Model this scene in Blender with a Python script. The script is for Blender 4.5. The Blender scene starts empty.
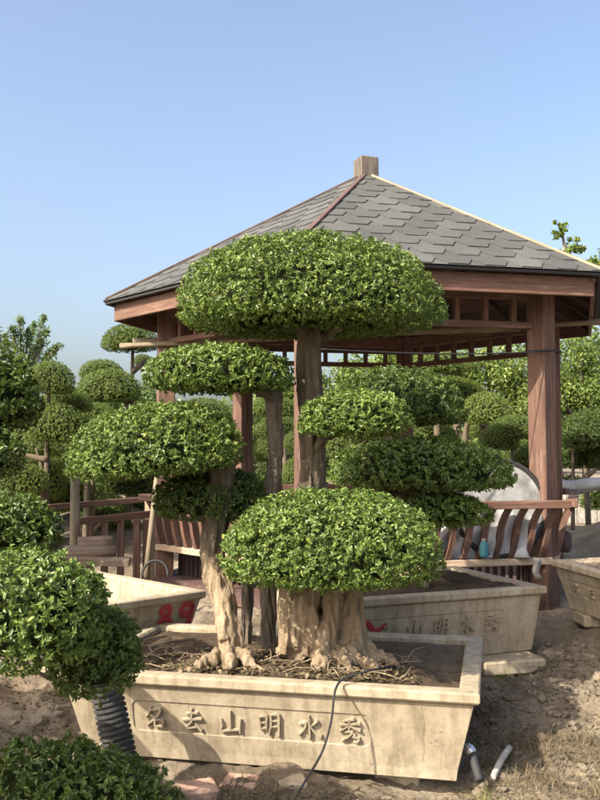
import bpy, bmesh, math, random
import numpy as np
from mathutils import Vector, Matrix

C = bpy.context.scene.collection
SC = bpy.context.scene

# ---------------------------------------------------------------- camera
FPX, PITCH, EYE = 873.0, math.radians(3.41), 1.5
cam_d = bpy.data.cameras.new('camera')
cam_d.sensor_fit = 'VERTICAL'; cam_d.sensor_height = 36.0
cam_d.lens = FPX / 800 * 36.0
cam_d.clip_start = 0.05; cam_d.clip_end = 3000
cam = bpy.data.objects.new('camera', cam_d); C.objects.link(cam)
cam.location = (0, 0, EYE); cam.rotation_euler = (math.radians(90) + PITCH, 0, 0)
SC.camera = cam

# ---------------------------------------------------------------- light
SUN_EL = math.radians(40)
sh = Vector((-0.755, -0.655, 0)).normalized()
TO_SUN = Vector((sh.x * math.cos(SUN_EL), sh.y * math.cos(SUN_EL), math.sin(SUN_EL)))
w = bpy.data.worlds.new('World'); SC.world = w; w.use_nodes = True
nt = w.node_tree; bg = nt.nodes['Background']
sky = nt.nodes.new('ShaderNodeTexSky'); sky.sky_type = 'NISHITA'; sky.sun_disc = False
sky.sun_elevation = SUN_EL; sky.sun_rotation = math.atan2(sh.x, sh.y)
sky.air_density = 1.0; sky.dust_density = 5.6; sky.ozone_density = 1.0
nt.links.new(sky.outputs[0], bg.inputs[0]); bg.inputs[1].default_value = 0.145
sun_d = bpy.data.lights.new('sun', 'SUN'); sun_d.energy = 4.6; sun_d.angle = math.radians(0.5)
sun_d.color = (1.0, 0.91, 0.76)
sun = bpy.data.objects.new('sun', sun_d); C.objects.link(sun)
sun.location = (-20, -6, 20); sun.rotation_euler = (-TO_SUN).to_track_quat('-Z', 'Y').to_euler()
vs = SC.view_settings
SC.display_settings.display_device = 'sRGB'
vs.view_transform = 'Standard'; vs.look = 'None'; vs.exposure = 1.16; vs.gamma = 1.0; vs.use_curve_mapping = False

# ---------------------------------------------------------------- helpers
def P(px, py, Y):
    a = (px - 300) / FPX; b = (400 - py) / FPX
    d = Vector((a, math.cos(PITCH) - b * math.sin(PITCH), math.sin(PITCH) + b * math.cos(PITCH)))
    return Vector((0, 0, EYE)) + d * (Y / d.y)

def tag(o, label=None, cat=None, group=None, kind=None):
    if label: o['label'] = label
    if cat: o['category'] = cat
    if group: o['group'] = group
    if kind: o['kind'] = kind
    return o

def empty(name, loc, label, cat, group=None):
    o = bpy.data.objects.new(name, None); C.objects.link(o)
    o.location = loc; o.empty_display_size = 0.1
    return tag(o, label, cat, group)

def origin(o):
    v = Vector((0, 0, 0))
    while o is not None:
        v += o.location; o = o.parent
    return v

def link_mesh(name, me, mat, parent=None, loc=None):
    o = bpy.data.objects.new(name, me); C.objects.link(o)
    if mat: me.materials.append(mat)
    if parent: o.parent = parent
    if loc is not None: o.location = loc
    return o

class MB:
    """collects boxes, tubes and sheets and links them as ONE mesh object"""
    def __init__(s): s.v = []; s.f = []; s.g = []; s.lv = []
    def add(s, vs, fs, gc=None, lv=0.5):
        n = len(s.v); s.v += [Vector(v) for v in vs]
        s.f += [tuple(i + n for i in f) for f in fs]
        s.g += [Vector(v) for v in (gc if gc is not None else vs)]
        s.lv += [lv] * len(vs)
    def box(s, c, sx, sy, sz, ax=None, bev=0.0, lv=None):
        """box of full sizes along the axes ax=(X,Y,Z unit vectors); the grain runs along the longest"""
        ax = ax or (Vector((1, 0, 0)), Vector((0, 1, 0)), Vector((0, 0, 1)))
        c = Vector(c); b = min(bev, sx * .3, sy * .3, sz * .3)
        off = Vector((random.uniform(0, 50), random.uniform(0, 50), random.uniform(0, 50)))
        L = [sx, sy, sz]; k = L.index(max(L))
        vs = []; fs = []
        if b <= 0:
            for z in (-.5, .5):
                for y in (-.5, .5):
                    for x in (-.5, .5): vs.append(Vector((x * sx, y * sy, z * sz)))
            fs = [(0, 2, 3, 1), (4, 5, 7, 6), (0, 1, 5, 4), (2, 6, 7, 3), (0, 4, 6, 2), (1, 3, 7, 5)]
        else:
            bm = bmesh.new(); bmesh.ops.create_cube(bm, size=1)
            for v in bm.verts: v.co = Vector((v.co.x * sx, v.co.y * sy, v.co.z * sz))
            bmesh.ops.bevel(bm, geom=list(bm.edges), offset=b, segments=1, affect='EDGES')
            bm.verts.index_update()
            vs = [v.co.copy() for v in bm.verts]; fs = [tuple(v.index for v in f.verts) for f in bm.faces]
            bm.free()
        gc = []
        for v in vs:
            g = [v.x, v.y, v.z]; g = [g[k], g[(k + 1) % 3], g[(k + 2) % 3]]
            gc.append(Vector(g) + off)
        s.add([c + ax[0] * v.x + ax[1] * v.y + ax[2] * v.z for v in vs], fs, gc, random.random() if lv is None else lv)
    def bar(s, a, b, wd, th, up=Vector((0, 0, 1)), bev=0.0, lv=None):
        a = Vector(a); b = Vector(b); x = (b - a).normalized(); y = up.cross(x).normalized(); z = x.cross(y)
        s.box((a + b) / 2, (b - a).length, wd, th, (x, y, z), bev, lv)
    def tube(s, pts, rad, seg=10, lobes=0, amp=0.0, seed=0, cap=True, gnarl=0.0):
        rng = random.Random(seed); pts = [Vector(p) for p in pts]; n = len(pts)
        if not hasattr(rad, '__len__'): rad = [rad] * n
        ph = rng.uniform(0, 6.28); ph2 = rng.uniform(0, 6.28)
        vs = []; gc = []; fs = []; u = None; run = 0
        for i, p in enumerate(pts):
            t = (pts[min(i + 1, n - 1)] - pts[max(i - 1, 0)]).normalized()
            if u is None:
                u = t.orthogonal().normalized()
                if abs(t.z) > .5: u = (Vector((0, -1, 0)) - t * t.dot(Vector((0, -1, 0)))).normalized()
            u = (u - t * u.dot(t)).normalized(); v = t.cross(u)
            if i: run += (p - pts[i - 1]).length
            for k in range(seg):
                a = 2 * math.pi * k / seg
                r = rad[i]
                if lobes: r *= 1 + amp * (math.sin(lobes * a + ph + run * 1.5) + .6 * math.sin((lobes + 3) * a + ph2 - run * 2.2))
                if gnarl: r *= 1 + gnarl * math.sin(run * 17 + ph + 2 * math.sin(a + ph2)) * .6 + rng.uniform(-gnarl, gnarl) * .5
                q = p + (u * math.cos(a) + v * math.sin(a)) * r
                vs.append(q); gc.append(Vector((run, math.cos(a) * rad[i], math.sin(a) * rad[i])))
        for i in range(n - 1):
            for k in range(seg):
                fs.append((i * seg + k, i * seg + (k + 1) % seg, (i + 1) * seg + (k + 1) % seg, (i + 1) * seg + k))
        if cap:
            fs.append(tuple(reversed(range(seg)))); fs.append(tuple((n - 1) * seg + k for k in range(seg)))
        s.add(vs, fs, gc, rng.random())
    def build(s, name, mat, parent=None, smooth=False, loc=None):
        o0 = origin(parent) if parent else (Vector(loc) if loc is not None else Vector((0, 0, 0)))
        me = bpy.data.meshes.new(name)
        me.from_pydata([v - o0 for v in s.v], [], s.f)
        a = me.attributes.new('gc', 'FLOAT_VECTOR', 'POINT')
        a.data.foreach_set('vector', np.array([c[:] for c in s.g], dtype=np.float32).ravel())
        a = me.attributes.new('lv', 'FLOAT', 'POINT')
        a.data.foreach_set('value', np.array(s.lv, dtype=np.float32))
        if smooth: me.shade_smooth()
        return link_mesh(name, me, mat, parent, loc if not parent else None)

def resample(pts, n):
    """smooth Catmull-Rom path through the points"""
    pts = [Vector(p) for p in pts]; m = len(pts); out = []
    for i in range(n):
        t = i / (n - 1) * (m - 1); k = min(int(t), m - 2); f = t - k
        p0 = pts[max(k - 1, 0)]; p1 = pts[k]; p2 = pts[k + 1]; p3 = pts[min(k + 2, m - 1)]
        out.append(.5 * ((2 * p1) + (p2 - p0) * f + (2 * p0 - 5 * p1 + 4 * p2 - p3) * f * f + (3 * p1 - p0 - 3 * p2 + p3) * f ** 3))
    return out
def lerpl(vals, n):
    return [float(np.interp(i / (n - 1) * (len(vals) - 1), range(len(vals)), vals)) for i in range(n)]

def np_mesh(name, co, faces, lv=None, smooth=False):
    me = bpy.data.meshes.new(name)
    co = np.asarray(co, np.float32); faces = np.asarray(faces, np.int32)
    k = faces.shape[1]
    me.vertices.add(len(co)); me.vertices.foreach_set('co', co.ravel())
    me.loops.add(faces.size); me.loops.foreach_set('vertex_index', faces.ravel())
    me.polygons.add(len(faces)); me.polygons.foreach_set('loop_start', np.arange(0, faces.size, k, dtype=np.int32))
    me.update(calc_edges=True)
    if lv is not None:
        a = me.attributes.new('lv', 'FLOAT', 'POINT'); a.data.foreach_set('value', np.asarray(lv, np.float32))
    if smooth: me.shade_smooth()
    else: me.shade_flat()
    return me

# value noise on arrays
_T = np.random.default_rng(7).random((256, 256))
def vnoise(x, y):
    xi = np.floor(x).astype(int); yi = np.floor(y).astype(int); fx = x - xi; fy = y - yi
    fx = fx * fx * (3 - 2 * fx); fy = fy * fy * (3 - 2 * fy)
    t = lambda a, b: _T[a & 255, b & 255]
    return (t(xi, yi) * (1 - fx) + t(xi + 1, yi) * fx) * (1 - fy) + (t(xi, yi + 1) * (1 - fx) + t(xi + 1, yi + 1) * fx) * fy - .5
def fbm(x, y, o=4):
    s = 0; a = 1.0
    for i in range(o): s = s + a * vnoise(x + 13.7 * i, y + 7.1 * i); x = x * 2.1; y = y * 2.1; a *= .5
    return s

# ---------------------------------------------------------------- materials
def newmat(name):
    m = bpy.data.materials.new(name); m.use_nodes = True
    n = m.node_tree.nodes; b = n['Principled BSDF']
    return m, m.node_tree, b
def node(t, typ, **kw):
    n = t.nodes.new(typ)
    for k, v in kw.items():
        if k in n.inputs: n.inputs[k].default_value = v
        else: setattr(n, k, v)
    return n
def ramp(t, fac, stops):
    r = t.nodes.new('ShaderNodeValToRGB')
    while len(r.color_ramp.elements) < len(stops): r.color_ramp.elements.new(.5)
    for e, (p, c) in zip(r.color_ramp.elements, stops): e.position = p; e.color = (*c, 1)
    t.links.new(fac, r.inputs[0]); return r
def noise(t, vec, scale, detail=6, rough=.6):
    n = node(t, 'ShaderNodeTexNoise'); n.inputs['Scale'].default_value = scale
    n.inputs['Detail'].default_value = detail; n.inputs['Roughness'].default_value = rough
    if vec is not None: t.links.new(vec, n.inputs['Vector'])
    return n
def mixc(t, fac, a, b, mode='MIX'):
    m = node(t, 'ShaderNodeMix', data_type='RGBA', blend_type=mode)
    for sock, val in ((m.inputs['Factor'], fac), (m.inputs[6], a), (m.inputs[7], b)):
        if hasattr(val, 'type') and hasattr(val, 'links'): t.links.new(val, sock)
        elif isinstance(val, (int, float)): sock.default_value = val
        else: sock.default_value = (*val, 1)
    return m.outputs[2]
def bump(t, b, h, strength=.5, dist=.01, normal=None):
    n = node(t, 'ShaderNodeBump'); n.inputs['Strength'].default_value = strength; n.inputs['Distance'].default_value = dist
    t.links.new(h, n.inputs['Height'])
    if normal: t.links.new(normal, n.inputs['Normal'])
    t.links.new(n.outputs[0], b.inputs['Normal']); return n.outputs[0]
def objco(t): return node(t, 'ShaderNodeTexCoord').outputs['Object']
def attr(t, name): return node(t, 'ShaderNodeAttribute', attribute_name=name)
def mapping(t, vec, scale):
    m = node(t, 'ShaderNodeMapping'); m.inputs['Scale'].default_value = scale; t.links.new(vec, m.inputs['Vector']); return m.outputs[0]

def plain(name, col, rough=.6, metal=0.0, var=.25, sc=12):
    m, t, b = newmat(name)
    n = noise(t, objco(t), sc, 5)
    lo = tuple(c * (1 - var) for c in col); hi = tuple(min(1, c * (1 + var)) for c in col)
    t.links.new(ramp(t, n.outputs[0], [(.3, lo), (.7, hi)]).outputs[0], b.inputs['Base Color'])
    b.inputs['Roughness'].default_value = rough; b.inputs['Metallic'].default_value = metal
    return m
def leaf_mat(name, dark, mid, light, rough=.46, trans=.22):
    m, t, b = newmat(name)
    a = attr(t, 'lv')
    r = ramp(t, a.outputs['Fac'], [(0, dark), (.5, mid), (.9, light), (1, (light[0] * 1.35, light[1] * 1.12, light[2]))])
    n = noise(t, objco(t), 3.5, 3); col = mixc(t, .55, r.outputs[0], ramp(t, n.outputs[0], [(.3, (.55, .62, .5)), (.7, (1.25, 1.2, 1.1))]).outputs[0], 'MULTIPLY')
    t.links.new(col, b.inputs['Base Color']); b.inputs['Roughness'].default_value = rough
    b.inputs['Specular IOR Level'].default_value = .42
    tr = node(t, 'ShaderNodeBsdfTranslucent'); t.links.new(mixc(t, .5, col, (.30, .42, .04)), tr.inputs['Color'])
    mx = node(t, 'ShaderNodeMixShader'); mx.inputs[0].default_value = trans
    t.links.new(b.outputs[0], mx.inputs[1]); t.links.new(tr.outputs[0], mx.inputs[2])
    t.links.new(mx.outputs[0], t.nodes['Material Output'].inputs['Surface'])
    return m
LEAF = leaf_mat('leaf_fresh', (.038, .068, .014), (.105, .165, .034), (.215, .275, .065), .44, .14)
LEAF_DEEP = leaf_mat('leaf_deep', (.030, .054, .013), (.068, .108, .024), (.13, .175, .042))  # darker leaves; on shaded pads they put the shade into the colour
LEAF_FAR = leaf_mat('leaf_far', (.055, .088, .020), (.115, .165, .036), (.19, .25, .06), .5)
LEAF_LIGHT = leaf_mat('leaf_light', (.075, .115, .026), (.14, .195, .042), (.23, .29, .068), .45, .22)
LEAF_WILLOW = leaf_mat('leaf_willow', (.06, .10, .04), (.10, .155, .06), (.15, .21, .08), .5, .3)
CORE_SHADE = plain('inner_shade', (.022, .028, .012), 1.0)  # near-black core colour stands in for shade between the leaves
CORE_SHADE.node_tree.nodes['Principled BSDF'].inputs['Specular IOR Level'].default_value = 0
STRAW = leaf_mat('straw', (.07, .052, .03), (.15, .115, .07), (.26, .205, .13), .9, .1)
LEAF_DRY = leaf_mat('leaf_dry', (.10, .06, .03), (.20, .13, .065), (.34, .24, .12), .8, .1)

def wood_mat(name, c1, c2, c3, rough=.72, crack=.5):
    m, t, b = newmat(name)
    g = attr(t, 'gc').outputs['Vector']; lv = attr(t, 'lv').outputs['Fac']
    n1 = noise(t, mapping(t, g, (1.2, 26, 26)), 2.0, 8, .65)
    n2 = noise(t, mapping(t, g, (.9, 7, 7)), 1.3, 5)
    n3 = noise(t, mapping(t, g, (2.5, 60, 60)), 2.2, 4)
    r = ramp(t, n1.outputs[0], [(.25, c1), (.5, c2), (.78, c3)])
    r2 = ramp(t, n2.outputs[0], [(.3, (.55, .52, .5)), (.55, (1, 1, 1)), (.8, (1.2, 1.15, 1.1))])
    col = mixc(t, .8, r.outputs[0], r2.outputs[0], 'MULTIPLY')
    r3 = ramp(t, n3.outputs[0], [(.27, (.25, .22, .2)), (.36, (1, 1, 1))])
    col = mixc(t, crack, col, r3.outputs[0], 'MULTIPLY')
    n5 = noise(t, mapping(t, g, (1.6, 9, 9)), 2.6, 7, .7)   # worn patches where the stain has gone grey
    f5 = ramp(t, n5.outputs[0], [(.52, (0, 0, 0)), (.66, (1, 1, 1))])
    f5m = node(t, 'ShaderNodeMath', operation='MULTIPLY'); t.links.new(f5.outputs[0], f5m.inputs[0]); f5m.inputs[1].default_value = .45
    col = mixc(t, f5m.outputs[0], col, tuple(min(1, c * 1.15 + .035) for c in c3))
    rl = ramp(t, lv, [(0, (.78, .78, .8)), (1, (1.18, 1.12, 1.05))])
    col = mixc(t, .7, col, rl.outputs[0], 'MULTIPLY')
    t.links.new(col, b.inputs['Base Color']); b.inputs['Roughness'].default_value = rough
    bump(t, b, n1.outputs[0], .6, .006)
    return m
WOOD = wood_mat('red_brown_wood', (.058, .031, .022), (.12, .063, .043), (.19, .112, .08))
WOOD_DARK = wood_mat('dark_roof_wood', (.045, .026, .022), (.085, .05, .042), (.13, .08, .066))
WOOD_PALE = wood_mat('pale_weathered_wood', (.22, .16, .11), (.36, .28, .20), (.50, .41, .30))
WOOD_TRIM = wood_mat('pale_trim_wood', (.16, .12, .08), (.26, .20, .14), (.36, .29, .21))
WOOD_GREY = wood_mat('weathered_grey_wood', (.085, .06, .045), (.15, .112, .085), (.24, .19, .145))
WOOD_POST = wood_mat('grey_end_post_wood', (.05, .041, .033), (.105, .088, .07), (.19, .165, .135))
BAMBOO = wood_mat('bamboo', (.12, .095, .06), (.19, .155, .10), (.26, .22, .155), .7, .15)

def concrete_mat(name, base, stain, pale, sc=1.0):
    m, t, b = newmat(name)
    o = objco(t)
    n1 = noise(t, o, 3.2 * sc, 8, .62); n2 = noise(t, o, 38 * sc, 6, .7)
    n3 = noise(t, mapping(t, o, (9, 9, 1.0)), 2.2, 5)
    n4 = noise(t, o, 130, 3, .6)
    r = ramp(t, n1.outputs[0], [(.28, stain), (.5, base), (.72, pale)])
    col = mixc(t, .55, r.outputs[0], ramp(t, n2.outputs[0], [(.3, (.62, .6, .56)), (.52, (1, 1, 1)), (.8, (1.12, 1.1, 1.06))]).outputs[0], 'MULTIPLY')
    col = mixc(t, .55, col, ramp(t, n3.outputs[0], [(.36, (.50, .46, .40)), (.54, (1, 1, 1))]).outputs[0], 'MULTIPLY')
    v = node(t, 'ShaderNodeTexVoronoi'); v.inputs['Scale'].default_value = 34; t.links.new(o, v.inputs['Vector'])
    nm = noise(t, o, 11, 2)
    pit = node(t, 'ShaderNodeMath', operation='ADD'); t.links.new(v.outputs['Distance'], pit.inputs[0]); t.links.new(nm.outputs[0], pit.inputs[1])
    pr = ramp(t, pit.outputs[0], [(.40, (.35, .32, .28)), (.47, (1, 1, 1))])
    col = mixc(t, .8, col, pr.outputs[0], 'MULTIPLY')
    t.links.new(col, b.inputs['Base Color']); b.inputs['Roughness'].default_value = .9
    nb = bump(t, b, n2.outputs[0], .35, .006)
    nb = bump(t, b, pr.outputs[0], .5, .003, nb)
    bump(t, b, n4.outputs[0], .25, .002, nb)
    return m
CONC = concrete_mat('tan_concrete', (.335, .282, .20), (.22, .18, .122), (.41, .355, .265))
CONC_GREY = concrete_mat('grey_tan_concrete', (.385, .32, .225), (.26, .21, .14), (.47, .40, .295))
BRICK = concrete_mat('pink_stone', (.42, .27, .20), (.30, .20, .14), (.50, .38, .29), 2)

def bark_mat(name, c1, c2, c3, up=False):
    m, t, b = newmat(name)
    o = objco(t)
    mp = mapping(t, o, (1, 1, .22))
    n1 = noise(t, mp, 22, 8, .68); n2 = noise(t, o, 5, 5); n3 = noise(t, o, 90, 4)
    r = ramp(t, n1.outputs[0], [(.28, c1), (.48, c2), (.72, c3)])
    col = mixc(t, .6, r.outputs[0], ramp(t, n2.outputs[0], [(.3, (.68, .67, .64)), (.6, (1.08, 1.07, 1.05))]).outputs[0], 'MULTIPLY')
    if up:  # darkens the upper trunk: greyer bark plus the crown's shade in the colour
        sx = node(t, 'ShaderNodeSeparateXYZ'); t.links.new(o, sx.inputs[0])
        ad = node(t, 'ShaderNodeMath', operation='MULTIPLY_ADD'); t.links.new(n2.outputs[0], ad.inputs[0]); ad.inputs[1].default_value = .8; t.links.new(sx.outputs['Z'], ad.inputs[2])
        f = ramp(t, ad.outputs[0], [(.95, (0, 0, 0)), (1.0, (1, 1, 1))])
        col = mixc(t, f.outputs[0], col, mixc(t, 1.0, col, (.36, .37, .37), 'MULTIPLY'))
    t.links.new(col, b.inputs['Base Color']); b.inputs['Roughness'].default_value = .88
    nb = bump(t, b, n1.outputs[0], 1.0, .035)
    n4 = noise(t, mapping(t, o, (1, 1, .12)), 60, 5, .6)
    nb = bump(t, b, n4.outputs[0], .7, .012, nb)
    bump(t, b, n3.outputs[0], .4, .006, nb)
    return m
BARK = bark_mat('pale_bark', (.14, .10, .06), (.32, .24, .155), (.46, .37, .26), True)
BARK_DARK = bark_mat('grey_bark', (.07, .055, .042), (.15, .12, .09), (.25, .21, .16))

def soil_mat(name, a, b_, c):
    m, t, b = newmat(name)
    o = objco(t)
    n1 = noise(t, o, 1.3, 8, .62); n2 = noise(t, o, 24, 8, .7); n3 = noise(t, o, 140, 3)
    r = ramp(t, n1.outputs[0], [(.33, a), (.5, b_), (.66, c)])
    col = mixc(t, .75, r.outputs[0], ramp(t, n2.outputs[0], [(.3, (.4, .38, .36)), (.52, (1, 1, 1)), (.75, (1.35, 1.3, 1.2))]).outputs[0], 'MULTIPLY')
    t.links.new(col, b.inputs['Base Color']); b.inputs['Roughness'].default_value = .97
    b.inputs['Specular IOR Level'].default_value = .15
    nb = bump(t, b, n2.outputs[0], .9, .03)
    bump(t, b, n3.outputs[0], .5, .006, nb)
    return m
GROUND = soil_mat('dry_earth', (.115, .09, .064), (.215, .175, .128), (.315, .268, .205))
SOIL = soil_mat('planter_soil', (.045, .033, .023), (.10, .073, .048), (.18, .135, .088))

BLACK = plain('black_plastic', (.02, .02, .021), .75)
POTBLACK = plain('dusty_black_pots', (.040, .039, .038), .85, 0, .5, 25)
PVC = plain('dusty_grey_pvc', (.34, .32, .28), .7, 0, .35, 18)
METAL = plain('bright_metal', (.6, .62, .64), .32, 1.0, .1)
RED = plain('red_spray_paint', (.30, .025, .035), .7, 0, .3, 30)
CYAN = plain('turquoise_plastic', (.05, .22, .27), .5)
SHEET = plain('white_plastic_sheet', (.36, .36, .355), .55, 0, .3, 4)
CLOTH = plain('dusty_cloth', (.07, .045, .045), .9, 0, .4, 9)

def shingle_mat():
    m, t, b = newmat('grey_shingle')
    lv = attr(t, 'lv').outputs['Fac']; o = objco(t)
    r = ramp(t, lv, [(0, (.047, .049, .048)), (.5, (.062, .064, .062)), (1, (.082, .083, .080))])
    n = noise(t, o, 160, 4, .8); n2 = noise(t, o, 2.4, 5)
    col = mixc(t, .8, r.outputs[0], ramp(t, n.outputs[0], [(.3, (.6, .6, .6)), (.7, (1.35, 1.35, 1.33))]).outputs[0], 'MULTIPLY')
    col = mixc(t, .6, col, ramp(t, n2.outputs[0], [(.3, (.75, .74, .72)), (.7, (1.2, 1.19, 1.15))]).outputs[0], 'MULTIPLY')
    t.links.new(col, b.inputs['Base Color']); b.inputs['Roughness'].default_value = .9
    bump(t, b, n.outputs[0], .5, .003)
    return m
SHINGLE = shingle_mat()

# ---------------------------------------------------------------- ground
def ground_h(x, y):
    x = np.asarray(x, float); y = np.asarray(y, float)
    h = np.interp(y, [3.0, 4.2, 5.4, 6.4, 9, 14, 30], [-.06, -.055, .05, .17, .20, .30, .45])
    # spoil heap at the right, sandy bank at the far left
    h = h + .34 * np.exp(-(((x - 2.75) / .75) ** 2 + ((y - 5.2) / .55) ** 2))
    h = h + .16 * np.exp(-(((x - 1.95) / .32) ** 2 + ((y - 4.95) / .22) ** 2))
    h = h + .50 * np.exp(-(((x + 2.7) / 1.2) ** 2 + ((y - 14) / 2.2) ** 2))
    h = h + .55 * np.exp(-(((x - 4.6) / .9) ** 2 + ((y - 11) / 1.8) ** 2))
    k = np.clip((y - 30) / 80, 0, 1)
    near = np.clip(1 - (np.hypot(x - .3, y - 5) - 4) / 6, .15, 1)
    h = h + (.075 * fbm(x * 1.7, y * 1.7, 3) + near * (.06 * fbm(x * 6.3, y * 6.3, 5) + .034 * np.abs(fbm(x * 19, y * 19, 3)))) * (1 - k)
    return h
xs = np.concatenate([-np.geomspace(900, 2.6, 46), np.arange(-2.55, 3.6, .028), np.geomspace(3.65, 900, 46)])
ys = np.concatenate([[-60, -20, -5, 0, 1.5, 2.5, 3.2], np.arange(3.5, 8.0, .028), np.geomspace(8.04, 1500, 110)])
X, Yg = np.meshgrid(xs, ys); Z = ground_h(X, Yg)
co = np.stack([X.ravel(), Yg.ravel(), Z.ravel()], 1); nx = len(xs); ny = len(ys)
ii = (np.arange(ny - 1)[:, None] * nx + np.arange(nx - 1)[None]).ravel()
g = link_mesh('ground', np_mesh('ground', co, np.stack([ii, ii + 1, ii + nx + 1, ii + nx], 1), smooth=True), GROUND)
tag(g, 'dry bare brown earth of the nursery yard with low heaps', 'ground', kind='structure')
def gz(x, y): return float(ground_h(x, y))

# ---------------------------------------------------------------- gazebo
U = 1.47
GC = Vector((.472 * U, 6.137 * U, 0)); TH = .213
ZE = EYE + U; ZA = EYE + 1.98 * U; RE = 1.80 * U; RP = 1.404 * U
ZF = EYE + .722 * U; ZS = EYE - .641 * U + .06; ZFL = .30
def hexv(R, k, z):
    a = TH + (k - .5) * math.pi / 3
    return Vector((GC.x + R * math.sin(a), GC.y - R * math.cos(a), z))
gaz = empty('gazebo', (GC.x, GC.y, .2), 'red brown hexagonal wooden gazebo with grey shingled pyramid roof', 'gazebo')
UP = Vector((0, 0, 1))
APEX = Vector((GC.x, GC.y, ZA))
random.seed(3)
# roof deck and shingles
deck = MB(); shg = MB()
for k in range(6):
    a = hexv(RE, k, ZE); b = hexv(RE, k + 1, ZE)
    ex = (b - a).normalized(); mid = (a + b) / 2; ey = (APEX - mid); SL = ey.length; ey.normalize(); en = ex.cross(ey).normalized()
    half = (b - a).length / 2
    t = .03
    nrm = en * -t
    # boards under the roof, drawn as narrow strips
    nb = 13
    for i in range(nb):
        y0 = SL * i / nb; y1 = SL * (i + 1) / nb - .006
        h0 = half * (1 - y0 / SL); h1 = half * (1 - y1 / SL)
        q = [mid + ey * y0 - ex * h0, mid + ey * y0 + ex * h0, mid + ey * y1 + ex * h1, mid + ey * y1 - ex * h1]
        deck.add([p - en * .012 for p in q] + [p - en * .032 for p in q], [(3, 2, 1, 0)[::-1], (7, 6, 5, 4), (0, 4, 5, 1), (1, 5, 6, 2), (2, 6, 7, 3), (3, 7, 4, 0)],
                 [Vector((p.dot(ex) + k * 9, p.dot(ey), i * 3.3)) for p in q + q], random.random())
    deck.add([a - en * .010, b - en * .010, APEX - en * .010], [(0, 1, 2)])
    # shingle courses: tabs with slanting sides, each lying on the course below
    rows = 12; ex_h = SL / rows; per = .31
    bm = bmesh.new(); lay = bm.verts.layers.float.new('lv')
    def poly(pts2, z0, z1, lvv):
        vs0 = [bm.verts.new((x, y, z0 + (z1 - z0) * 0)) for x, y in pts2]
        for v in vs0: v[lay] = lvv
        return vs0
    for r in range(-1, rows):
        yb = r * ex_h - .02; yt = yb + ex_h * 1.9
        off = (r % 2) * per / 2 + random.uniform(-.012, .012)
        x = -half - per + off
        while x < half + per:
            lvv = min(1, max(0, random.gauss(.5, .27))); lift = random.uniform(0, .003)
            hgt = lambda y: .006 + (.014 + lift) * max(0, 1 - (y - yb) / (ex_h * 1.9))
            wv = per * .5
            w0 = per * .36
            # tab: narrow flat foot, slanting up to full width
            pts2 = [(x + per / 2 - w0 / 2 - .03, yb), (x + per / 2 + w0 / 2 + .03, yb), (x + per - .002, yb + ex_h * .55), (x + per - .002, yt), (x + .002, yt), (x + .002, yb + ex_h * .55)]
            top = [bm.verts.new((px_, py_, hgt(py_))) for px_, py_ in pts2]
            bot = [bm.verts.new((px_, py_, hgt(py_) - .011)) for px_, py_ in pts2]
            for v in top + bot: v[lay] = lvv
            bm.faces.new(top)
            n = len(top)
            for i in range(n): bm.faces.new((top[i], bot[i], bot[(i + 1) % n], top[(i + 1) % n]))
            x += per
    # trim to the triangle of this face (a hair over the eave)
    for (pc, pn) in (((0, -.03, 0), (0, -1, 0)), ((half, 0, 0), (SL, half, 0)), ((-half, 0, 0), (-SL, half, 0))):
        bmesh.ops.bisect_plane(bm, geom=list(bm.verts) + list(bm.edges) + list(bm.faces), plane_co=pc, plane_no=Vector(pn).normalized(), clear_outer=True)
    bm.verts.index_update(); base = len(shg.v)
    for v in bm.verts:
        p = mid + ex * v.co.x + ey * v.co.y + en * v.co.z
        shg.v.append(p); shg.g.append(p); shg.lv.append(v[lay])
    for f in bm.faces: shg.f.append(tuple(v.index + base for v in f.verts))
    bm.free()
deck.build('roof_deck', WOOD_DARK, gaz)
shg.build('shingle_roof', SHINGLE, gaz)
drip = MB()
for k in range(6):
    a = hexv(RE, k, ZE); b = hexv(RE, k + 1, ZE)
    # fascia board under the eave
    f = MB(); a2 = hexv(RE - .09, k, ZE - .115); b2 = hexv(RE - .09, k + 1, ZE - .115)
    f.bar(a2, b2, .035, .155, bev=.003, lv=.6); f.build('fascia', WOOD, gaz)
    drip.bar(hexv(RE - .01, k, ZE - .022), hexv(RE - .01, k + 1, ZE - .022), .05, .022, lv=.1)
    # ridge batten
    rc = MB(); c = hexv(RE + .01, k, ZE + .02)
    rc.bar(c, APEX + Vector((0, 0, .02)) + (c - APEX).normalized() * .09, .05, .022, bev=.004, lv=.5)
    rc.build('ridge_cap', WOOD_TRIM if k == 1 else WOOD_DARK, gaz)  # front right batten gets a paler wood than the other five
    rf = MB(); rf.bar(hexv(RE - .1, k, ZE - .10), APEX - Vector((0, 0, .14)), .07, .12, lv=.4)
    for s in (.33, .67):
        m = hexv(RE - .1, k, ZE - .08).lerp(hexv(RE - .1, k + 1, ZE - .08), s); top = m.lerp(Vector((GC.x, GC.y, ZA - .1)), .62)
        rf.bar(m, top, .045, .08, lv=.3)
    rf.build('rafter', WOOD_DARK, gaz)
drip.build('drip_edge', BLACK, gaz)
fin = MB(); fb = [math.cos(.4), math.sin(.4)]
fax = (Vector((math.cos(.35), math.sin(.35), 0)), Vector((-math.sin(.35), math.cos(.35), 0)), UP)
fin.box(APEX + Vector((0, 0, .035)), .205, .205, .27, fax, .012, .5)
fin.build('finial', WOOD_POST, gaz)
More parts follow.
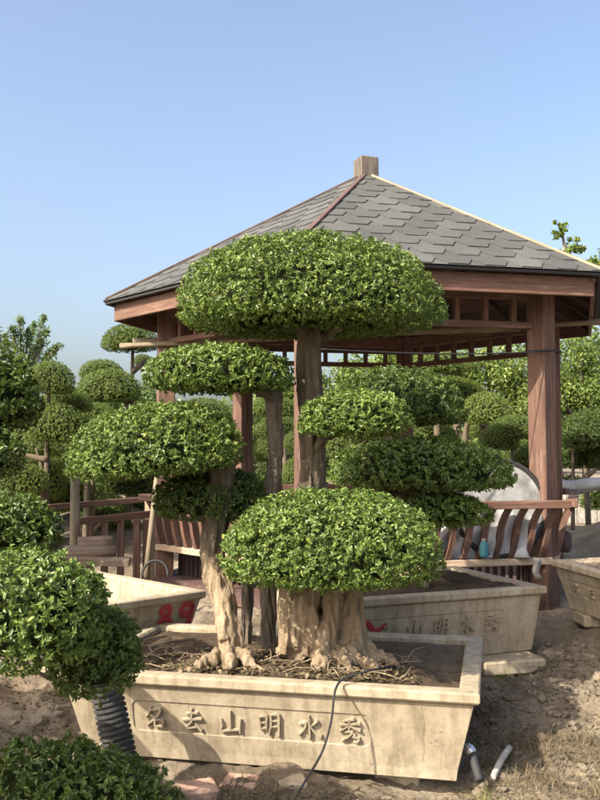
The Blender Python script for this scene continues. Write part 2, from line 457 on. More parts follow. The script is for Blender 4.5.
for k in range(6):
    a = TH + (k - .5) * math.pi / 3
    rad = Vector((math.sin(a), -math.cos(a), 0)); tan = Vector((math.cos(a), math.sin(a), 0))
    # post of two half timbers with a slot between, so the face shows a groove
    p = MB(); c = hexv(RP, k, 0); zt = ZE - .03; zb = gz(c.x, c.y) - .1
    for s in (-1, 1):
        p.box(c + tan * (s * .047) + Vector((0, 0, (zt + zb) / 2)), .089, .17, zt - zb, (tan, rad, UP), .008, .5 + s * .12)
    p.box(c + Vector((0, 0, (zt + zb) / 2)), .03, .14, zt - zb - .01, (tan, rad, UP), 0, .1)
    p.build('post', WOOD, gaz)
for k in range(6):
    a = hexv(RP, k, 0); b = hexv(RP, k + 1, 0); ex = (b - a).normalized(); L = (b - a).length
    fr = MB()
    for z, h, wd in ((ZE - .10, .12, .09), (ZF + .28, .055, .06), (ZF + .025, .055, .06)):
        fr.bar(a + ex * .09 + UP * z, b - ex * .09 + UP * z, wd, h, bev=.003, lv=.5)
    nb = 8
    for i in range(1, nb):
        q = a + ex * (L * i / nb)
        fr.bar(q + UP * (ZF + .05), q + UP * (ZF + .255), .05, .045, up=ex, lv=random.random())
    fr.build('frieze', WOOD, gaz)
# floor
fl = MB(); pts = [hexv(RP + .12, k, ZFL) for k in range(6)]
for k in range(6):
    fl.add([GC + UP * ZFL, pts[k], pts[(k + 1) % 6]], [(0, 1, 2)])
    q = [pts[k] - UP * .12, pts[(k + 1) % 6] - UP * .12, pts[(k + 1) % 6], pts[k]]; fl.add(q, [(0, 1, 2, 3)])
fl.build('floor_boards', WOOD_DARK, gaz)
# benches with leaning curved slats
RS = RP + .10
def bench(k, p0, p1, skew, nsl, skirt=True):
    a = hexv(RS, k, 0); b = hexv(RS, k + 1, 0); ex = (b - a).normalized(); out = Vector((ex.y, -ex.x, 0))
    A = a.lerp(b, p0); B = a.lerp(b, p1); L = (B - A).length
    m = MB(); m.bar(A + UP * (ZS - .03) - out * .12, B + UP * (ZS - .03) - out * .12, .30, .06, bev=.005, lv=.9)
    root = m.build('bench', WOOD_PALE, gaz)
    HB = .42
    prof = [(.00, 0), (.005, .10), (.035, .20), (.085, .30), (.14, HB)]
    for i in range(nsl):
        s = (i + .5) / nsl
        q = A + ex * (L * s)
        bs = MB(); n = 9; cs = []
        for j in range(n):
            z = HB * j / (n - 1)
            o = float(np.interp(z, [p[1] for p in prof], [p[0] for p in prof]))
            o = .15 * (j / (n - 1)) ** 1.4 + .014 * math.sin(j / (n - 1) * math.pi * 2)
            cs.append(q + out * (o + .0) + ex * (skew * (j / (n - 1) - .5) + .006 * math.sin(j / (n - 1) * 2 * math.pi) * (1 if skew else 0)) + UP * (ZS + z))
        vs = []; gcv = []; off = Vector((random.uniform(0, 30), 0, 0))
        for j, c in enumerate(cs):
            for sx, sy in ((-1, -1), (1, -1), (1, 1), (-1, 1)):
                vs.append(c + ex * (sx * .0225) + out * (sy * .028)); gcv.append(Vector((j * HB / n, sx * .02, sy * .03)) + off)
        fs = [(j * 4 + e, j * 4 + (e + 1) % 4, j * 4 + 4 + (e + 1) % 4, j * 4 + 4 + e) for j in range(n - 1) for e in range(4)]
        fs += [(3, 2, 1, 0), tuple((n - 1) * 4 + e for e in range(4))]
        bs.add(vs, fs, gcv, random.random()); bs.build('baluster', WOOD, root)
    r = MB(); rp = out * .15 + UP * (ZS + HB + .03)
    r.bar(A + rp - ex * .05 + ex * skew * .5, B + rp + ex * .05 + ex * skew * .5, .09, .065, bev=.006, lv=.8)
    r.build('handrail', WOOD, root)
    if skirt:
        s = MB(); n = int(L / .07)
        for i in range(n):
            q = A + ex * (L * (i + .5) / n) - out * .25
            s.bar(q + UP * .10, q + UP * (ZS - .07), .012, .06, up=out, lv=random.random())
        s.build('skirt', WOOD_DARK, root)
bench(0, .02, .985, .07, 15)
bench(5, .03, .99, 0, 14)
bench(1, .01, .98, 0, 14)
bench(2, .02, .98, 0, 14)
bench(3, .02, .98, 0, 14)

# ---------------------------------------------------------------- planters
rng0 = np.random.default_rng(12)
def frame_at(p, yaw):
    return Matrix.Translation(p) @ Matrix.Rotation(yaw, 4, 'Z')
def rrect(x0, x1, z0, z1, r, n=5):
    pts = []
    for cx, cz, a0 in ((x1 - r, z0 + r, -90), (x1 - r, z1 - r, 0), (x0 + r, z1 - r, 90), (x0 + r, z0 + r, 180)):
        for i in range(n + 1):
            a = math.radians(a0 + 90 * i / n); pts.append((cx + r * math.cos(a), cz + r * math.sin(a)))
    return pts
# brush strokes of the characters cast on the planters: lists of (x, y, width)
GLYPH = {
 'ming': [[(.40, .95, .07), (.30, .68, .06), (.10, .45, .02)], [(.36, .78, .05), (.78, .84, .09), (.62, .52, .08), (.12, .08, .02)], [(.36, .60, .07), (.52, .48, .05)], [(.52, .38, .06), (.50, .08, .05)], [(.54, .38, .05), (.88, .36, .08), (.82, .06, .06)], [(.52, .10, .05), (.84, .10, .05)]],
 'qu': [[(.24, .72, .05), (.52, .77, .06), (.80, .80, .08)], [(.50, .98, .09), (.51, .75, .07), (.49, .50, .06)], [(.04, .46, .06), (.50, .50, .07), (.95, .56, .09)], [(.52, .46, .07), (.38, .28, .07), (.20, .12, .07), (.50, .14, .05), (.74, .20, .06)], [(.64, .34, .05), (.76, .18, .08), (.90, .02, .10)]],
 'shan': [[(.52, .98, .09), (.50, .55, .08), (.50, .16, .07)], [(.10, .62, .09), (.14, .35, .07), (.10, .10, .08), (.50, .14, .06), (.92, .20, .08)], [(.94, .66, .10), (.90, .38, .08), (.90, .04, .04)]],
 'ming2': [[(.10, .82, .08), (.12, .50, .07), (.14, .24, .05)], [(.10, .80, .05), (.40, .84, .09), (.38, .50, .07), (.38, .28, .06)], [(.14, .56, .05), (.38, .58, .05)], [(.14, .32, .05), (.38, .34, .05)], [(.58, .92, .08), (.58, .50, .07), (.46, .04, .02)], [(.58, .90, .05), (.90, .94, .09), (.90, .50, .08), (.88, .06, .08), (.78, .12, .03)], [(.60, .66, .05), (.88, .68, .05)], [(.60, .42, .05), (.88, .44, .05)]],
 'shui': [[(.50, 1.0, .09), (.52, .55, .08), (.50, .06, .08), (.38, .16, .03)], [(.08, .62, .06), (.38, .66, .08), (.26, .36, .06), (.04, .14, .02)], [(.88, .82, .09), (.72, .66, .06), (.58, .56, .03)], [(.56, .56, .04), (.74, .30, .08), (1.0, .12, .11)]],
 'xiu': [[(.72, .98, .09), (.50, .90, .06), (.24, .86, .03)], [(.06, .68, .06), (.50, .74, .07), (.94, .80, .09)], [(.50, .90, .07), (.48, .62, .07), (.46, .46, .05)], [(.46, .70, .06), (.28, .54, .05), (.06, .42, .02)], [(.52, .68, .05), (.72, .58, .08), (.94, .50, .10)], [(.30, .40, .05), (.60, .44, .08), (.42, .20, .06), (.14, .02, .02)], [(.60, .42, .05), (.72, .28, .07), (.60, .22, .05), (.86, .18, .08), (.78, .02, .07), (.62, .04, .03)]],
}
def stroke(mb, pts, to3, thick, base=0.0, n=16):
    """one tapered brush stroke as a raised ribbon; to3(x, y, d) maps a face point to 3-D, d outward"""
    c = resample([Vector((p[0], p[1], 0)) for p in pts], n); wd = lerpl([p[2] for p in pts], n)
    vs = []; fs = []
    for i in range(n):
        t = c[min(i + 1, n - 1)] - c[max(i - 1, 0)]; t.normalize(); q = Vector((-t.y, t.x, 0)) * wd[i] * (.6 if i in (0, n - 1) else .95)
        for s, d in ((1, base - .002), (.55, thick), (-.55, thick), (-1, base - .002)):
            vs.append(to3(c[i].x + q.x * s, c[i].y + q.y * s, d))
    for i in range(n - 1):
        for e in range(3): fs.append((i * 4 + e, i * 4 + e + 1, i * 4 + 5 + e, i * 4 + 4 + e))
    fs += [(0, 1, 2, 3), tuple((n - 1) * 4 + e for e in (3, 2, 1, 0))]
    mb.add(vs, fs)

def planter(label, corner, yaw, length, width, height, zr, mat, text=True, panel=(.18, .80), fill=.06, mound=.03, seed=1, taper=.075, soil=SOIL):
    """corner = front right corner of the rim (x, y); the front face runs to the left, width goes back; zr = rim height"""
    M = frame_at(Vector((corner[0], corner[1], 0)), yaw)
    root = empty('planter', (corner[0], corner[1], zr - height), label, 'planter', 'concrete bonsai planters')
    O = Vector(root.location)
    tp = taper * height / .42; rim_o = .028; rim_h = .05; wall = .055
    def ring(inset, z):   # inset from the rim outline
        return [M @ Vector((-length + inset, inset, z)), M @ Vector((-inset, inset, z)), M @ Vector((-inset, width - inset, z)), M @ Vector((-length + inset, width - inset, z))]
    prof = [(tp + .05, zr - height + .045), (tp + .05, zr - height), (tp + .035, zr - height), (tp + rim_o, zr - height + .05), (rim_o, zr - rim_h - .012), (.006, zr - rim_h), (0, zr - rim_h + .008), (0, zr - .008), (.008, zr), (rim_o + wall, zr), (rim_o + wall + .012, zr - .012), (rim_o + wall + .05, zr - height + .08)]
    bm = bmesh.new(); rings = []
    for ins, z in prof[1:]: rings.append([bm.verts.new(p - O) for p in ring(ins, z)])
    for a, b in zip(rings[:-1], rings[1:]):
        for e in range(4): bm.faces.new((a[e], a[(e + 1) % 4], b[(e + 1) % 4], b[e]))
    bm.faces.new(list(reversed(rings[0]))); bm.faces.new(rings[-1])
    bmesh.ops.recalc_face_normals(bm, faces=list(bm.faces))
    me = bpy.data.meshes.new('planter_body'); bm.to_mesh(me); bm.free()
    body = link_mesh('body', me, mat, root)
    # front face frame: tapers inward going down
    zt = zr - rim_h - .012; zbm = zr - height + .05
    def face(u, z, d=0.0):        # u from 0 (left) to length (right)
        k = (zt - z) / (zt - zbm); ins = rim_o + tp * k
        return M @ Vector((-length + u, ins - d, z))
    u0, u1 = panel[0] * length, panel[1] * length; z1 = zt - .075 * height / .42; z0 = zbm + .085 * height / .42
    pts = rrect(u0, u1, z0, z1, .03)
    dp = .006
    cb = bmesh.new(); A = [cb.verts.new(face(u, z, .05) - O) for u, z in pts]; B = [cb.verts.new(face(u, z, -dp) - O) for u, z in pts]
    cb.faces.new(A); cb.faces.new(list(reversed(B)))
    for i in range(len(pts)): cb.faces.new((A[i], B[i], B[(i + 1) % len(pts)], A[(i + 1) % len(pts)]))
    bmesh.ops.recalc_face_normals(cb, faces=list(cb.faces))
    cm = bpy.data.meshes.new('cut'); cb.to_mesh(cm); cb.free(); cut = bpy.data.objects.new('cut', cm); C.objects.link(cut); cut.location = O
    md = body.modifiers.new('panel', 'BOOLEAN'); md.object = cut; md.operation = 'DIFFERENCE'; md.solver = 'EXACT'
    bpy.context.view_layer.update()
    new = bpy.data.meshes.new_from_object(body.evaluated_get(bpy.context.evaluated_depsgraph_get()))
    body.modifiers.clear(); body.data = new; bpy.data.objects.remove(cut); bpy.data.meshes.remove(cm)
    bv = body.modifiers.new('edge', 'BEVEL'); bv.width = .004; bv.segments = 2; bv.limit_method = 'ANGLE'; bv.angle_limit = math.radians(40)
    if text:
        H = (z1 - z0) * .76; zc = (z0 + z1) / 2
        for i, gname in enumerate(('ming', 'qu', 'shan', 'ming2', 'shui', 'xiu')):
            uc = u0 + (u1 - u0) * (.095 + .165 * i); S = H; lt = MB()
            for st in GLYPH[gname]:
                stroke(lt, st, lambda x, y, d, uc=uc: face(uc + (x - .5) * S, zc + (y - .5) * S, d - dp), .018)
            lt.build('cast_character', mat, root)
    # soil sheet
    rng = np.random.default_rng(seed); nn = 60
    uu = np.linspace(-length + rim_o + wall - .0, -(rim_o + wall), nn); vv = np.linspace(rim_o + wall, width - rim_o - wall, 40)
    UU, VV = np.meshgrid(uu, vv)
    ed = np.minimum.reduce([UU - uu[0], uu[-1] - UU, VV - vv[0], vv[-1] - VV])
    zz = zr - fill + mound * np.clip(ed / .25, 0, 1) + .05 * fbm(UU * 7 + seed * 5, VV * 7, 4) * np.clip(ed / .1, .15, 1)
    cs = np.array([(M @ Vector((a, b, c)) - O)[:] for a, b, c in zip(UU.ravel(), VV.ravel(), zz.ravel())])
    ix = (np.arange(39)[:, None] * nn + np.arange(nn - 1)[None]).ravel()
    link_mesh('soil', np_mesh('soil', cs, np.stack([ix, ix + 1, ix + nn + 1, ix + nn], 1), smooth=True), soil, root)
    return root, M, face, (zt, zbm)

Y1 = 3.97
p1 = P(480, 694, Y1); Z1 = p1.z
YAW1 = -math.radians(12.3)
pl1, M1, face1, _ = planter('long tan concrete planter in front, cast characters on its sunlit panel', (p1.x, p1.y), YAW1, 2.06, 1.25, .43, Z1, CONC, panel=(.185, .755), fill=.035, mound=.035, seed=2)
p2 = P(547, 586, 5.9)
pl2, M2, face2, fz2 = planter('grey tan planter behind the front one, at the gazebo rail, with red smear', (p2.x, p2.y), math.radians(22.5), 1.58, 1.12, .43, p2.z, CONC_GREY, taper=.04, panel=(-.02 + .08, .80), fill=.03, mound=.05, seed=5)
p3 = P(551, 559, 6.85)
pl3, M3, face3, _ = planter('shaded planter at the right edge beside the heap of earth', (p3.x + .28, p3.y - 1.65), math.radians(-80), 1.66, 1.0, .36, p3.z, CONC_GREY, panel=(.10, .90), fill=.02, mound=.06, seed=8, soil=GROUND)
p4 = P(206, 590, 5.75)
pl4, M4, face4, fz4 = planter('half empty tan planter marked with red painted 89 on its end', (p4.x, p4.y), math.radians(45), 1.0, 2.0, .46, p4.z, CONC, text=False, panel=(.08, .88), fill=.26, mound=.05, seed=11)
# red painted number on the end of planter 4, red smear on planter 2
ck = MB(); cz = np.linspace(Z1 - .075, Z1 - .345, 14); cu = 1.795 + np.cumsum(rng0.normal(size=14) * .004)
for i in range(13):
    a, b = (cu[i], cz[i]), (cu[i + 1], cz[i + 1])
    stroke(ck, [(a[0], a[1],   .0011), (b[0], b[1], .0009)], lambda x, y, d: face1(x, y, d), .0012, .0005, 4)
for i in range(12):
    x, z = 1.86 + rng0.normal() * .012, Z1 - .13 - rng0.random() * .15; r_ = rng0.uniform(.002, .005); stroke(ck, [(x, z, r_), (x + rng0.normal() * .01, z + rng0.normal() * .006, r_ * .6)], lambda x, y, d: face1(x, y, d), .001, .0005, 4)
ck.build('cracks', plain('dark_crack', (.16, .125, .085), .95), pl1)
rd = MB()
def on4(ox, oz, S): return lambda x, y, d: face4(ox + x * S * .85, oz + y * S, d + .002)
f = on4(.645, p4.z - .232, .16)
for st in ([(.75, .82, 0.132), (.45, .98, 0.147), (.20, .80, 0.147), (.45, .58, 0.147), (.80, .30, 0.154), (.50, .02, 0.154), (.15, .22, 0.154), (.45, .55, 0.132), (.78, .75, 0.132)],): stroke(rd, st, f, .0035, .0025, 40)
f = on4(.800, p4.z - .242, .17)
for st in ([(.85, .85, 0.132), (.50, 1.0, 0.147), (.22, .78, 0.147), (.45, .55, 0.147), (.80, .72, 0.147), (.82, .92, 0.116), (.78, .50, 0.154), (.60, .10, 0.154), (.30, -.02, 0.132)],): stroke(rd, st, f, .0035, .0025, 40)
rd.build('painted_number', RED, pl4)
rd = MB(); f = lambda x, y, d: face2(.225 + x * .15, p2.z - .225 + y * .12, d + .002 - .006)
stroke(rd, [(.0, .75, .12), (.3, .5, .16), (.55, .15, .16), (.9, .25, .13), (1.05, .5, .06)], f, .0035, .0025, 20)
rd.build('painted_smear', RED, pl2)

# ---------------------------------------------------------------- foliage
def leaf_cloud(pos, nrm, size, rng, spread=.6, asp=.5, lvmul=1.0, droop=.0, T0=None):
    """leaf blades (6 points, two quads folded along the midrib) at pos, facing roughly nrm"""
    n = len(pos)
    N = nrm + rng.normal(size=(n, 3)) * spread; N /= np.linalg.norm(N, axis=1, keepdims=True) + 1e-9
    T = T0 if T0 is not None else rng.normal(size=(n, 3)) + nrm * .35 + np.array([0, 0, .2 - droop])
    T = T - N * (T * N).sum(1, keepdims=True); T /= np.linalg.norm(T, axis=1, keepdims=True) + 1e-9
    B = np.cross(N, T)
    L = (size * rng.uniform(.65, 1.25, n))[:, None]; W = L * asp * rng.uniform(.8, 1.2, (n, 1)); F = W * rng.uniform(.1, .45, (n, 1)); CV = L * rng.uniform(-.05, .22, (n, 1))
    b = pos - T * L * .5; t = pos + T * L * .5 - N * CV
    l1 = pos - T * L * .2 + B * W * .42 + N * F * .5; r1 = pos - T * L * .2 - B * W * .42 + N * F * .5
    l2 = pos + T * L * .18 + B * W * .40 + N * (F * .5 - CV * .3); r2 = pos + T * L * .18 - B * W * .40 + N * (F * .5 - CV * .3)
    co = np.stack([b, r1, r2, t, l2, l1], 1).reshape(-1, 3)
    i = np.arange(n)[:, None] * 6
    fc = np.concatenate([i + np.array([0, 1, 2, 3]), i + np.array([0, 3, 4, 5])])
    lv = np.repeat(np.clip(rng.beta(2.2, 2.2, n) * lvmul, 0, 1), 6)
    return co, fc, lv

def lump(d, rng, amp, fr=(2, 5)):
    s = np.zeros(len(d))
    for i in range(7):
        k = rng.normal(size=3); k /= np.linalg.norm(k); f = rng.uniform(*fr); s += np.sin(d @ k * f + rng.uniform(0, 6.28)) * (2.5 / f)
    return 1 + amp * s / 2.0

def pad_shape(d, flat):
    s_ = np.abs(d[:, 2]); e = np.where(d[:, 2] > 0, flat, 4.5)
    h = np.clip(1 - s_ ** e, 0, 1) ** (1 / 2.15); r = np.hypot(d[:, 0], d[:, 1]) + 1e-9
    return np.stack([d[:, 0] / r * h, d[:, 1] / r * h, d[:, 2]], 1)

def pad_arrays(rx, ry, zt, zb, leaf, cover, seed, amp=.05, flat=2.25, sprig=.10):
    rng = np.random.default_rng(seed)
    area = 2.6 * (rx * ry + .8 * (rx + ry) * (zt + zb) / 2)
    n = max(12, int(cover * 2.3 * area / (leaf * leaf * .38)))
    m = n * 2
    d = rng.normal(size=(m, 3)); d /= np.linalg.norm(d, axis=1, keepdims=True)
    sc = np.stack([np.full(m, rx), np.full(m, ry), np.where(d[:, 2] > 0, zt, zb)], 1)
    wgt = np.linalg.norm(d / sc, axis=1) * sc[:, 2]; wgt = wgt / wgt.max()
    wgt *= np.where(d[:, 2] < -.35, .55, 1)
    keep = rng.random(m) < wgt; d = d[keep][:n]; sc = sc[keep][:n]; n = len(d)
    lseed = seed * 31 + 5
    # leaves grow in small tufts set in the shell of the cushion
    per = 7; nt_ = max(4, n // per); d = d[:nt_]; sc = sc[:nt_]
    sd = pad_shape(d, flat); rr = lump(d, np.random.default_rng(lseed), amp, (2.5, 8))
    u = rng.random(nt_); sh = .975 - .20 * u ** 1.2
    nr = d / sc; nr /= np.linalg.norm(nr, axis=1, keepdims=True)
    ctr = sd * sc * (rr * sh)[:, None] + nr * (rng.normal(size=(nt_, 1)) * leaf * .2 + (rng.random((nt_, 1)) < sprig * .5) * leaf * .5)
    ax = nr + rng.normal(size=(nt_, 3)) * .55 + np.array([0, 0, .25]); ax /= np.linalg.norm(ax, axis=1, keepdims=True)
    ctr = np.repeat(ctr, per, 0); ax = np.repeat(ax, per, 0); tv = np.repeat(rng.random(nt_), per)
    N = len(ctr); T0 = ax * rng.uniform(-.1, .9, (N, 1)) + rng.normal(size=(N, 3)) * .75; T0 /= np.linalg.norm(T0, axis=1, keepdims=True)
    pos = ctr + T0 * leaf * rng.uniform(.3, .65, (N, 1))
    co, fc, lv = leaf_cloud(pos, ax, leaf, rng, .55, .46, T0=T0)
    lv = np.clip(lv * .75 + np.repeat(tv, 6) * .35 - .05, 0, 1)
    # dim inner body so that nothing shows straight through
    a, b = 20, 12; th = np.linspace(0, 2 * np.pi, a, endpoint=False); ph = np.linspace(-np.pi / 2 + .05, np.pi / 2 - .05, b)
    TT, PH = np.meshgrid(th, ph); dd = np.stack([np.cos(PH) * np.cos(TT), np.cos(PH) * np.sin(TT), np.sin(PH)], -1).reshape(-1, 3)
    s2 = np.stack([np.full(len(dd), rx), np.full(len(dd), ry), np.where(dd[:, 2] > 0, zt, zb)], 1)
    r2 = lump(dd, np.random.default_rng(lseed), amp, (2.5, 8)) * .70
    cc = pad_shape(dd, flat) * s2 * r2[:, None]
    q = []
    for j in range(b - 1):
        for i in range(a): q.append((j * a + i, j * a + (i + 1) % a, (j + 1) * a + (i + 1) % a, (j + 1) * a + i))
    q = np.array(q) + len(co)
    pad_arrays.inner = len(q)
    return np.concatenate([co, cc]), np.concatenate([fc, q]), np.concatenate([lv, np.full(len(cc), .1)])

_ps = [100]
def pad(parent, box, Y, mat, leaf=.042, cover=2.6, ry=None, top=.72, amp=.05, name='foliage_pad', flat=2.25, tilt=0):
    """clipped foliage cushion filling the photo box (x0, x1, ytop, ybot) at distance Y"""
    x0, x1, yt, yb = box; _ps[0] += 1
    c0 = P((x0 + x1) / 2, yt + (yb - yt) * top, Y); s = Y / FPX
    rx = (x1 - x0) / 2 * s - leaf * .2; H = (yb - yt) * s; zt = H * top - leaf * .15; zb = H * (1 - top)
    ry = ry or min(rx * .8, max(rx * .55, H))
    co, fc, lv = pad_arrays(rx, ry, zt, zb, leaf, cover, _ps[0], amp, flat)
    if tilt:
        c, s_ = math.cos(tilt), math.sin(tilt); co = np.stack([co[:, 0] * c - co[:, 2] * s_, co[:, 1], co[:, 0] * s_ + co[:, 2] * c], 1)
    me = np_mesh(name, co, fc, lv); me.materials.append(mat); me.materials.append(CORE_SHADE)
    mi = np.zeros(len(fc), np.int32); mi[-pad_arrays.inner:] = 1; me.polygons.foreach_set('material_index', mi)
    o = link_mesh(name, me, None, parent, c0 - origin(parent))
    return o, c0

# ---------------------------------------------------------------- main bonsai
YT = 4.68
soil1 = Z1 - .01
mb = empty('bonsai_tree', P(322, 664, YT), 'tall cloud pruned bonsai with sunlit pads and pale rooted trunks in the front planter', 'tree', 'clipped bonsai trees')
pad(mb, (172, 447, 233, 333), 4.75, LEAF, .0215, 2.15, ry=.60, top=.80, amp=.03)
pad(mb, (141, 298, 343, 393), 4.62, LEAF, .0215, 2.15, ry=.34, top=.68, amp=.04)
pad(mb, (63, 246, 402, 477), 4.56, LEAF, .0215, 2.15, ry=.42, top=.74, amp=.04, tilt=.07)
pad(mb, (151, 268, 468, 521), 4.74, LEAF_DEEP, .0225, 2.0, ry=.26, top=.58, amp=.045)  # shade of the left cushion is also put into the darker leaf colour
pad(mb, (296, 416, 390, 436), 4.45, LEAF, .0215, 2.15, ry=.27, top=.66, amp=.04)
pad(mb, (219, 447, 487, 583), 4.36, LEAF, .0215, 2.15, ry=.50, top=.72, amp=.03)
def PT(lst, Ys): return [P(x, y, yy) for (x, y), yy in zip(lst, Ys if hasattr(Ys, '__len__') else [Ys] * len(lst))]
sc = YT / FPX
def trunk_obj(name, mbs, parent, mat, vox=.008, flute=.075):
    o = mbs.build(name, mat, parent)
    r = o.modifiers.new('fuse', 'REMESH'); r.mode = 'VOXEL'; r.voxel_size = vox
    s = o.modifiers.new('soft', 'SMOOTH'); s.iterations = 1; s.factor = .5
    for nm, scl, st in (('gnarl', .085, .010), ('fine', .018, .005)):
        tx = bpy.data.textures.new(nm, 'CLOUDS'); tx.noise_scale = scl; tx.noise_depth = 3
        d = o.modifiers.new(nm, 'DISPLACE'); d.texture = tx; d.strength = st; d.mid_level = .5
    bpy.context.view_layer.update()
    me = bpy.data.meshes.new_from_object(o.evaluated_get(bpy.context.evaluated_depsgraph_get())); o.modifiers.clear(); o.data = me
    nv = len(me.vertices); vv_ = np.zeros(nv * 3, np.float32); me.vertices.foreach_get('co', vv_); nn_ = np.zeros(nv * 3, np.float32); me.vertices.foreach_get('normal', nn_)
    vv_ = vv_.reshape(-1, 3); nn_ = nn_.reshape(-1, 3); x, y, z = vv_.T
    fl_ = np.abs(fbm(x * 11 + .6 * np.sin(z * 5) + 3, y * 11 + z * 1.5, 4)) + .5 * fbm(x * 30 + 9, z * 4 + y * 30, 2)
    zr_ = z - z.min(); vv_ = vv_ + nn_ * ((fl_ - .22) * flute * (.55 + .20 * np.clip(1 - (zr_ - .35) / .35, 0, 1)))[:, None]
    me.vertices.foreach_set('co', vv_.ravel().astype(np.float32)); me.update()
    me.shade_smooth()
    return o
def limb(mbs, pts, Ys, rpx, n=18, lobes=0, amp=0.0, seed=0, gnarl=.0, seg=14, k=.80, soil=None):
    pp = PT(pts, Ys); rr = [k * r * (pp[min(i, len(pp) - 1)].y) / FPX for i, r in enumerate(rpx)]
    if soil is not None:
        for q in range(1, len(pp)): pp[q].z = soil + .045 * (1 - q / (len(pp) - 1)) + .35 * rr[min(q, len(rr) - 1)] - (.012 if q == len(pp) - 1 else 0)
    mbs.tube(resample(pp, n), lerpl(rr, n), seg, lobes, amp, seed, True, gnarl)
T = MB()
# main stem: two thick fluted columns merging under the front cushion
limb(T, [(301, 656), (300, 640), (300, 610), (301, 570), (308, 520), (312, 470), (311, 400), (310, 320), (318, 285)], [4.64, 4.64, 4.66, 4.7, 4.74, 4.75, 4.75, 4.75, 4.75], [17, 19, 21, 20, 16, 12.5, 12, 11.5, 6], 44, 6, .10, 1, .01, 30, 1.0)
for q, (xb, xt, yb_) in enumerate(((286, 289, 655), (296, 297, 650), (306, 305, 657), (315, 312, 660))):
    limb(T, [(xb, yb_), (xb, 640), (xt, 610), (xt + 3, 570)], [4.54 + .02 * (q % 2), 4.53, 4.55, 4.62], [4, 5.5, 7, 7], 16, 3, .12, 4 + q, .015, 14, 1.0)
limb(T, [(324, 655), (323, 630), (322, 600), (322, 560)], [4.70, 4.70, 4.70, 4.72], [10, 10, 10, 10], 16, 3, .1, 17, .01, 16, 1.0)
# right column leans and flares into roots, split by a deep cleft
limb(T, [(338, 670), (341, 650), (343, 620), (344, 585), (336, 545), (318, 500)], [4.60, 4.62, 4.64, 4.67, 4.7, 4.74], [25, 21, 18, 17, 15, 10], 30, 5, .12, 2, .01, 30, 1.0)
limb(T, [(323, 668), (327, 645), (331, 615), (334, 585), (331, 550)], [4.46, 4.50, 4.53, 4.58, 4.66], [10, 9.5, 9, 9, 9], 22, 3, .12, 3, .015, 16, 1.0)
limb(T, [(368, 670), (360, 648), (357, 618), (354, 585), (342, 550)], [4.52, 4.55, 4.57, 4.61, 4.68], [10, 9.5, 9, 9, 9], 22, 3, .12, 13, .015, 16, 1.0)
limb(T, [(346, 672), (343, 655), (343, 640)], [4.44, 4.5, 4.54], [12, 9, 4], 12, 3, .1, 14, .015, 16, 1.0)
for i, (pts, Ys, rr) in enumerate([
    ([(352, 645), (358, 660), (370, 670), (390, 679)], [4.52, 4.44, 4.38, 4.32], [8, 7, 5, 1.5]),
    ([(362, 640), (374, 655), (392, 664), (414, 675)], [4.58, 4.54, 4.48, 4.40], [8, 6.5, 4, 1.5]),
    ([(330, 650), (322, 664), (314, 674)], [4.50, 4.42, 4.36], [9, 7, 2]),
    ([(286, 648), (275, 660), (255, 665), (238, 669)], [4.6, 4.52, 4.46, 4.42], [4, 3, 2, 1]),
    ([(340, 652), (345, 668), (354, 680)], [4.48, 4.40, 4.33], [9, 7, 2]),
]): limb(T, pts, Ys, rr, 14, 3, .10, 20 + i, .02, 12, 1.0, Z1)
# branches into the cushions
limb(T, [(313, 345), (290, 325), (255, 310)], 4.74, [9, 6, 3], 10, seed=31)
limb(T, [(313, 345), (345, 322), (385, 312)], 4.74, [9, 6, 3], 10, seed=32)
limb(T, [(314, 450), (335, 432), (360, 420)], [4.72, 4.6, 4.5], [7, 5, 3], 10, seed=33)
limb(T, [(320, 560), (325, 545), (335, 530)], [4.6, 4.45, 4.4], [12, 8, 4], 10, seed=34)
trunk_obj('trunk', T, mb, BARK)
T = MB()
limb(T, [(271, 652), (269, 620), (270, 580), (272, 520), (275, 460), (275, 420), (272, 385), (250, 372)], [4.8, 4.8, 4.8, 4.78, 4.74, 4.7, 4.66, 4.62], [11, 9, 9, 9.5, 10, 10.5, 10, 5], 30, 3, .06, 41, .02)
limb(T, [(275, 400), (255, 388), (215, 380), (180, 375)], 4.64, [7, 5, 3.5, 2], 12, seed=42)
trunk_obj('trunk', T, mb, BARK_DARK)
T = MB()
limb(T, [(235, 676), (231, 650), (224, 600), (216, 560), (217, 520), (222, 490), (222, 465), (205, 448)], [4.52, 4.56, 4.6, 4.62, 4.62, 4.6, 4.58, 4.56], [18, 16, 15, 14.5, 14.5, 14, 12, 5], 34, 5, .10, 51, .01, 22)
limb(T, [(224, 640), (216, 610), (212, 575)], [4.52, 4.56, 4.6], [8, 7, 5], 12, 3, .1, 52, .03)
limb(T, [(222, 478), (212, 462), (190, 452), (150, 448)], 4.57, [8, 6, 5, 2.5], 12, seed=53)
limb(T, [(225, 482), (234, 465), (238, 450)], 4.57, [7, 5, 3], 10, seed=54)
for i, (pts, Ys, rr) in enumerate([([(226, 650), (212, 664), (196, 671), (178, 676)], [4.54, 4.46, 4.4, 4.34], [9, 6, 3.5, 1.5]), ([(236, 650), (250, 664), (262, 672)], [4.54, 4.44, 4.38], [8, 5, 2]), ([(230, 655), (230, 670), (222, 680)], [4.5, 4.4, 4.34], [10, 6, 2])]): limb(T, pts, Ys, rr, 12, 3, .1, 60 + i, .02, 12, .9, Z1)
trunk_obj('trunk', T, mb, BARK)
T = MB()
limb(T, [(246, 648), (247, 600), (249, 560), (252, 510)], 4.95, [9, 8.5, 8.5, 8], 20, 3, .08, 71, .03)
trunk_obj('trunk', T, mb, BARK_DARK)

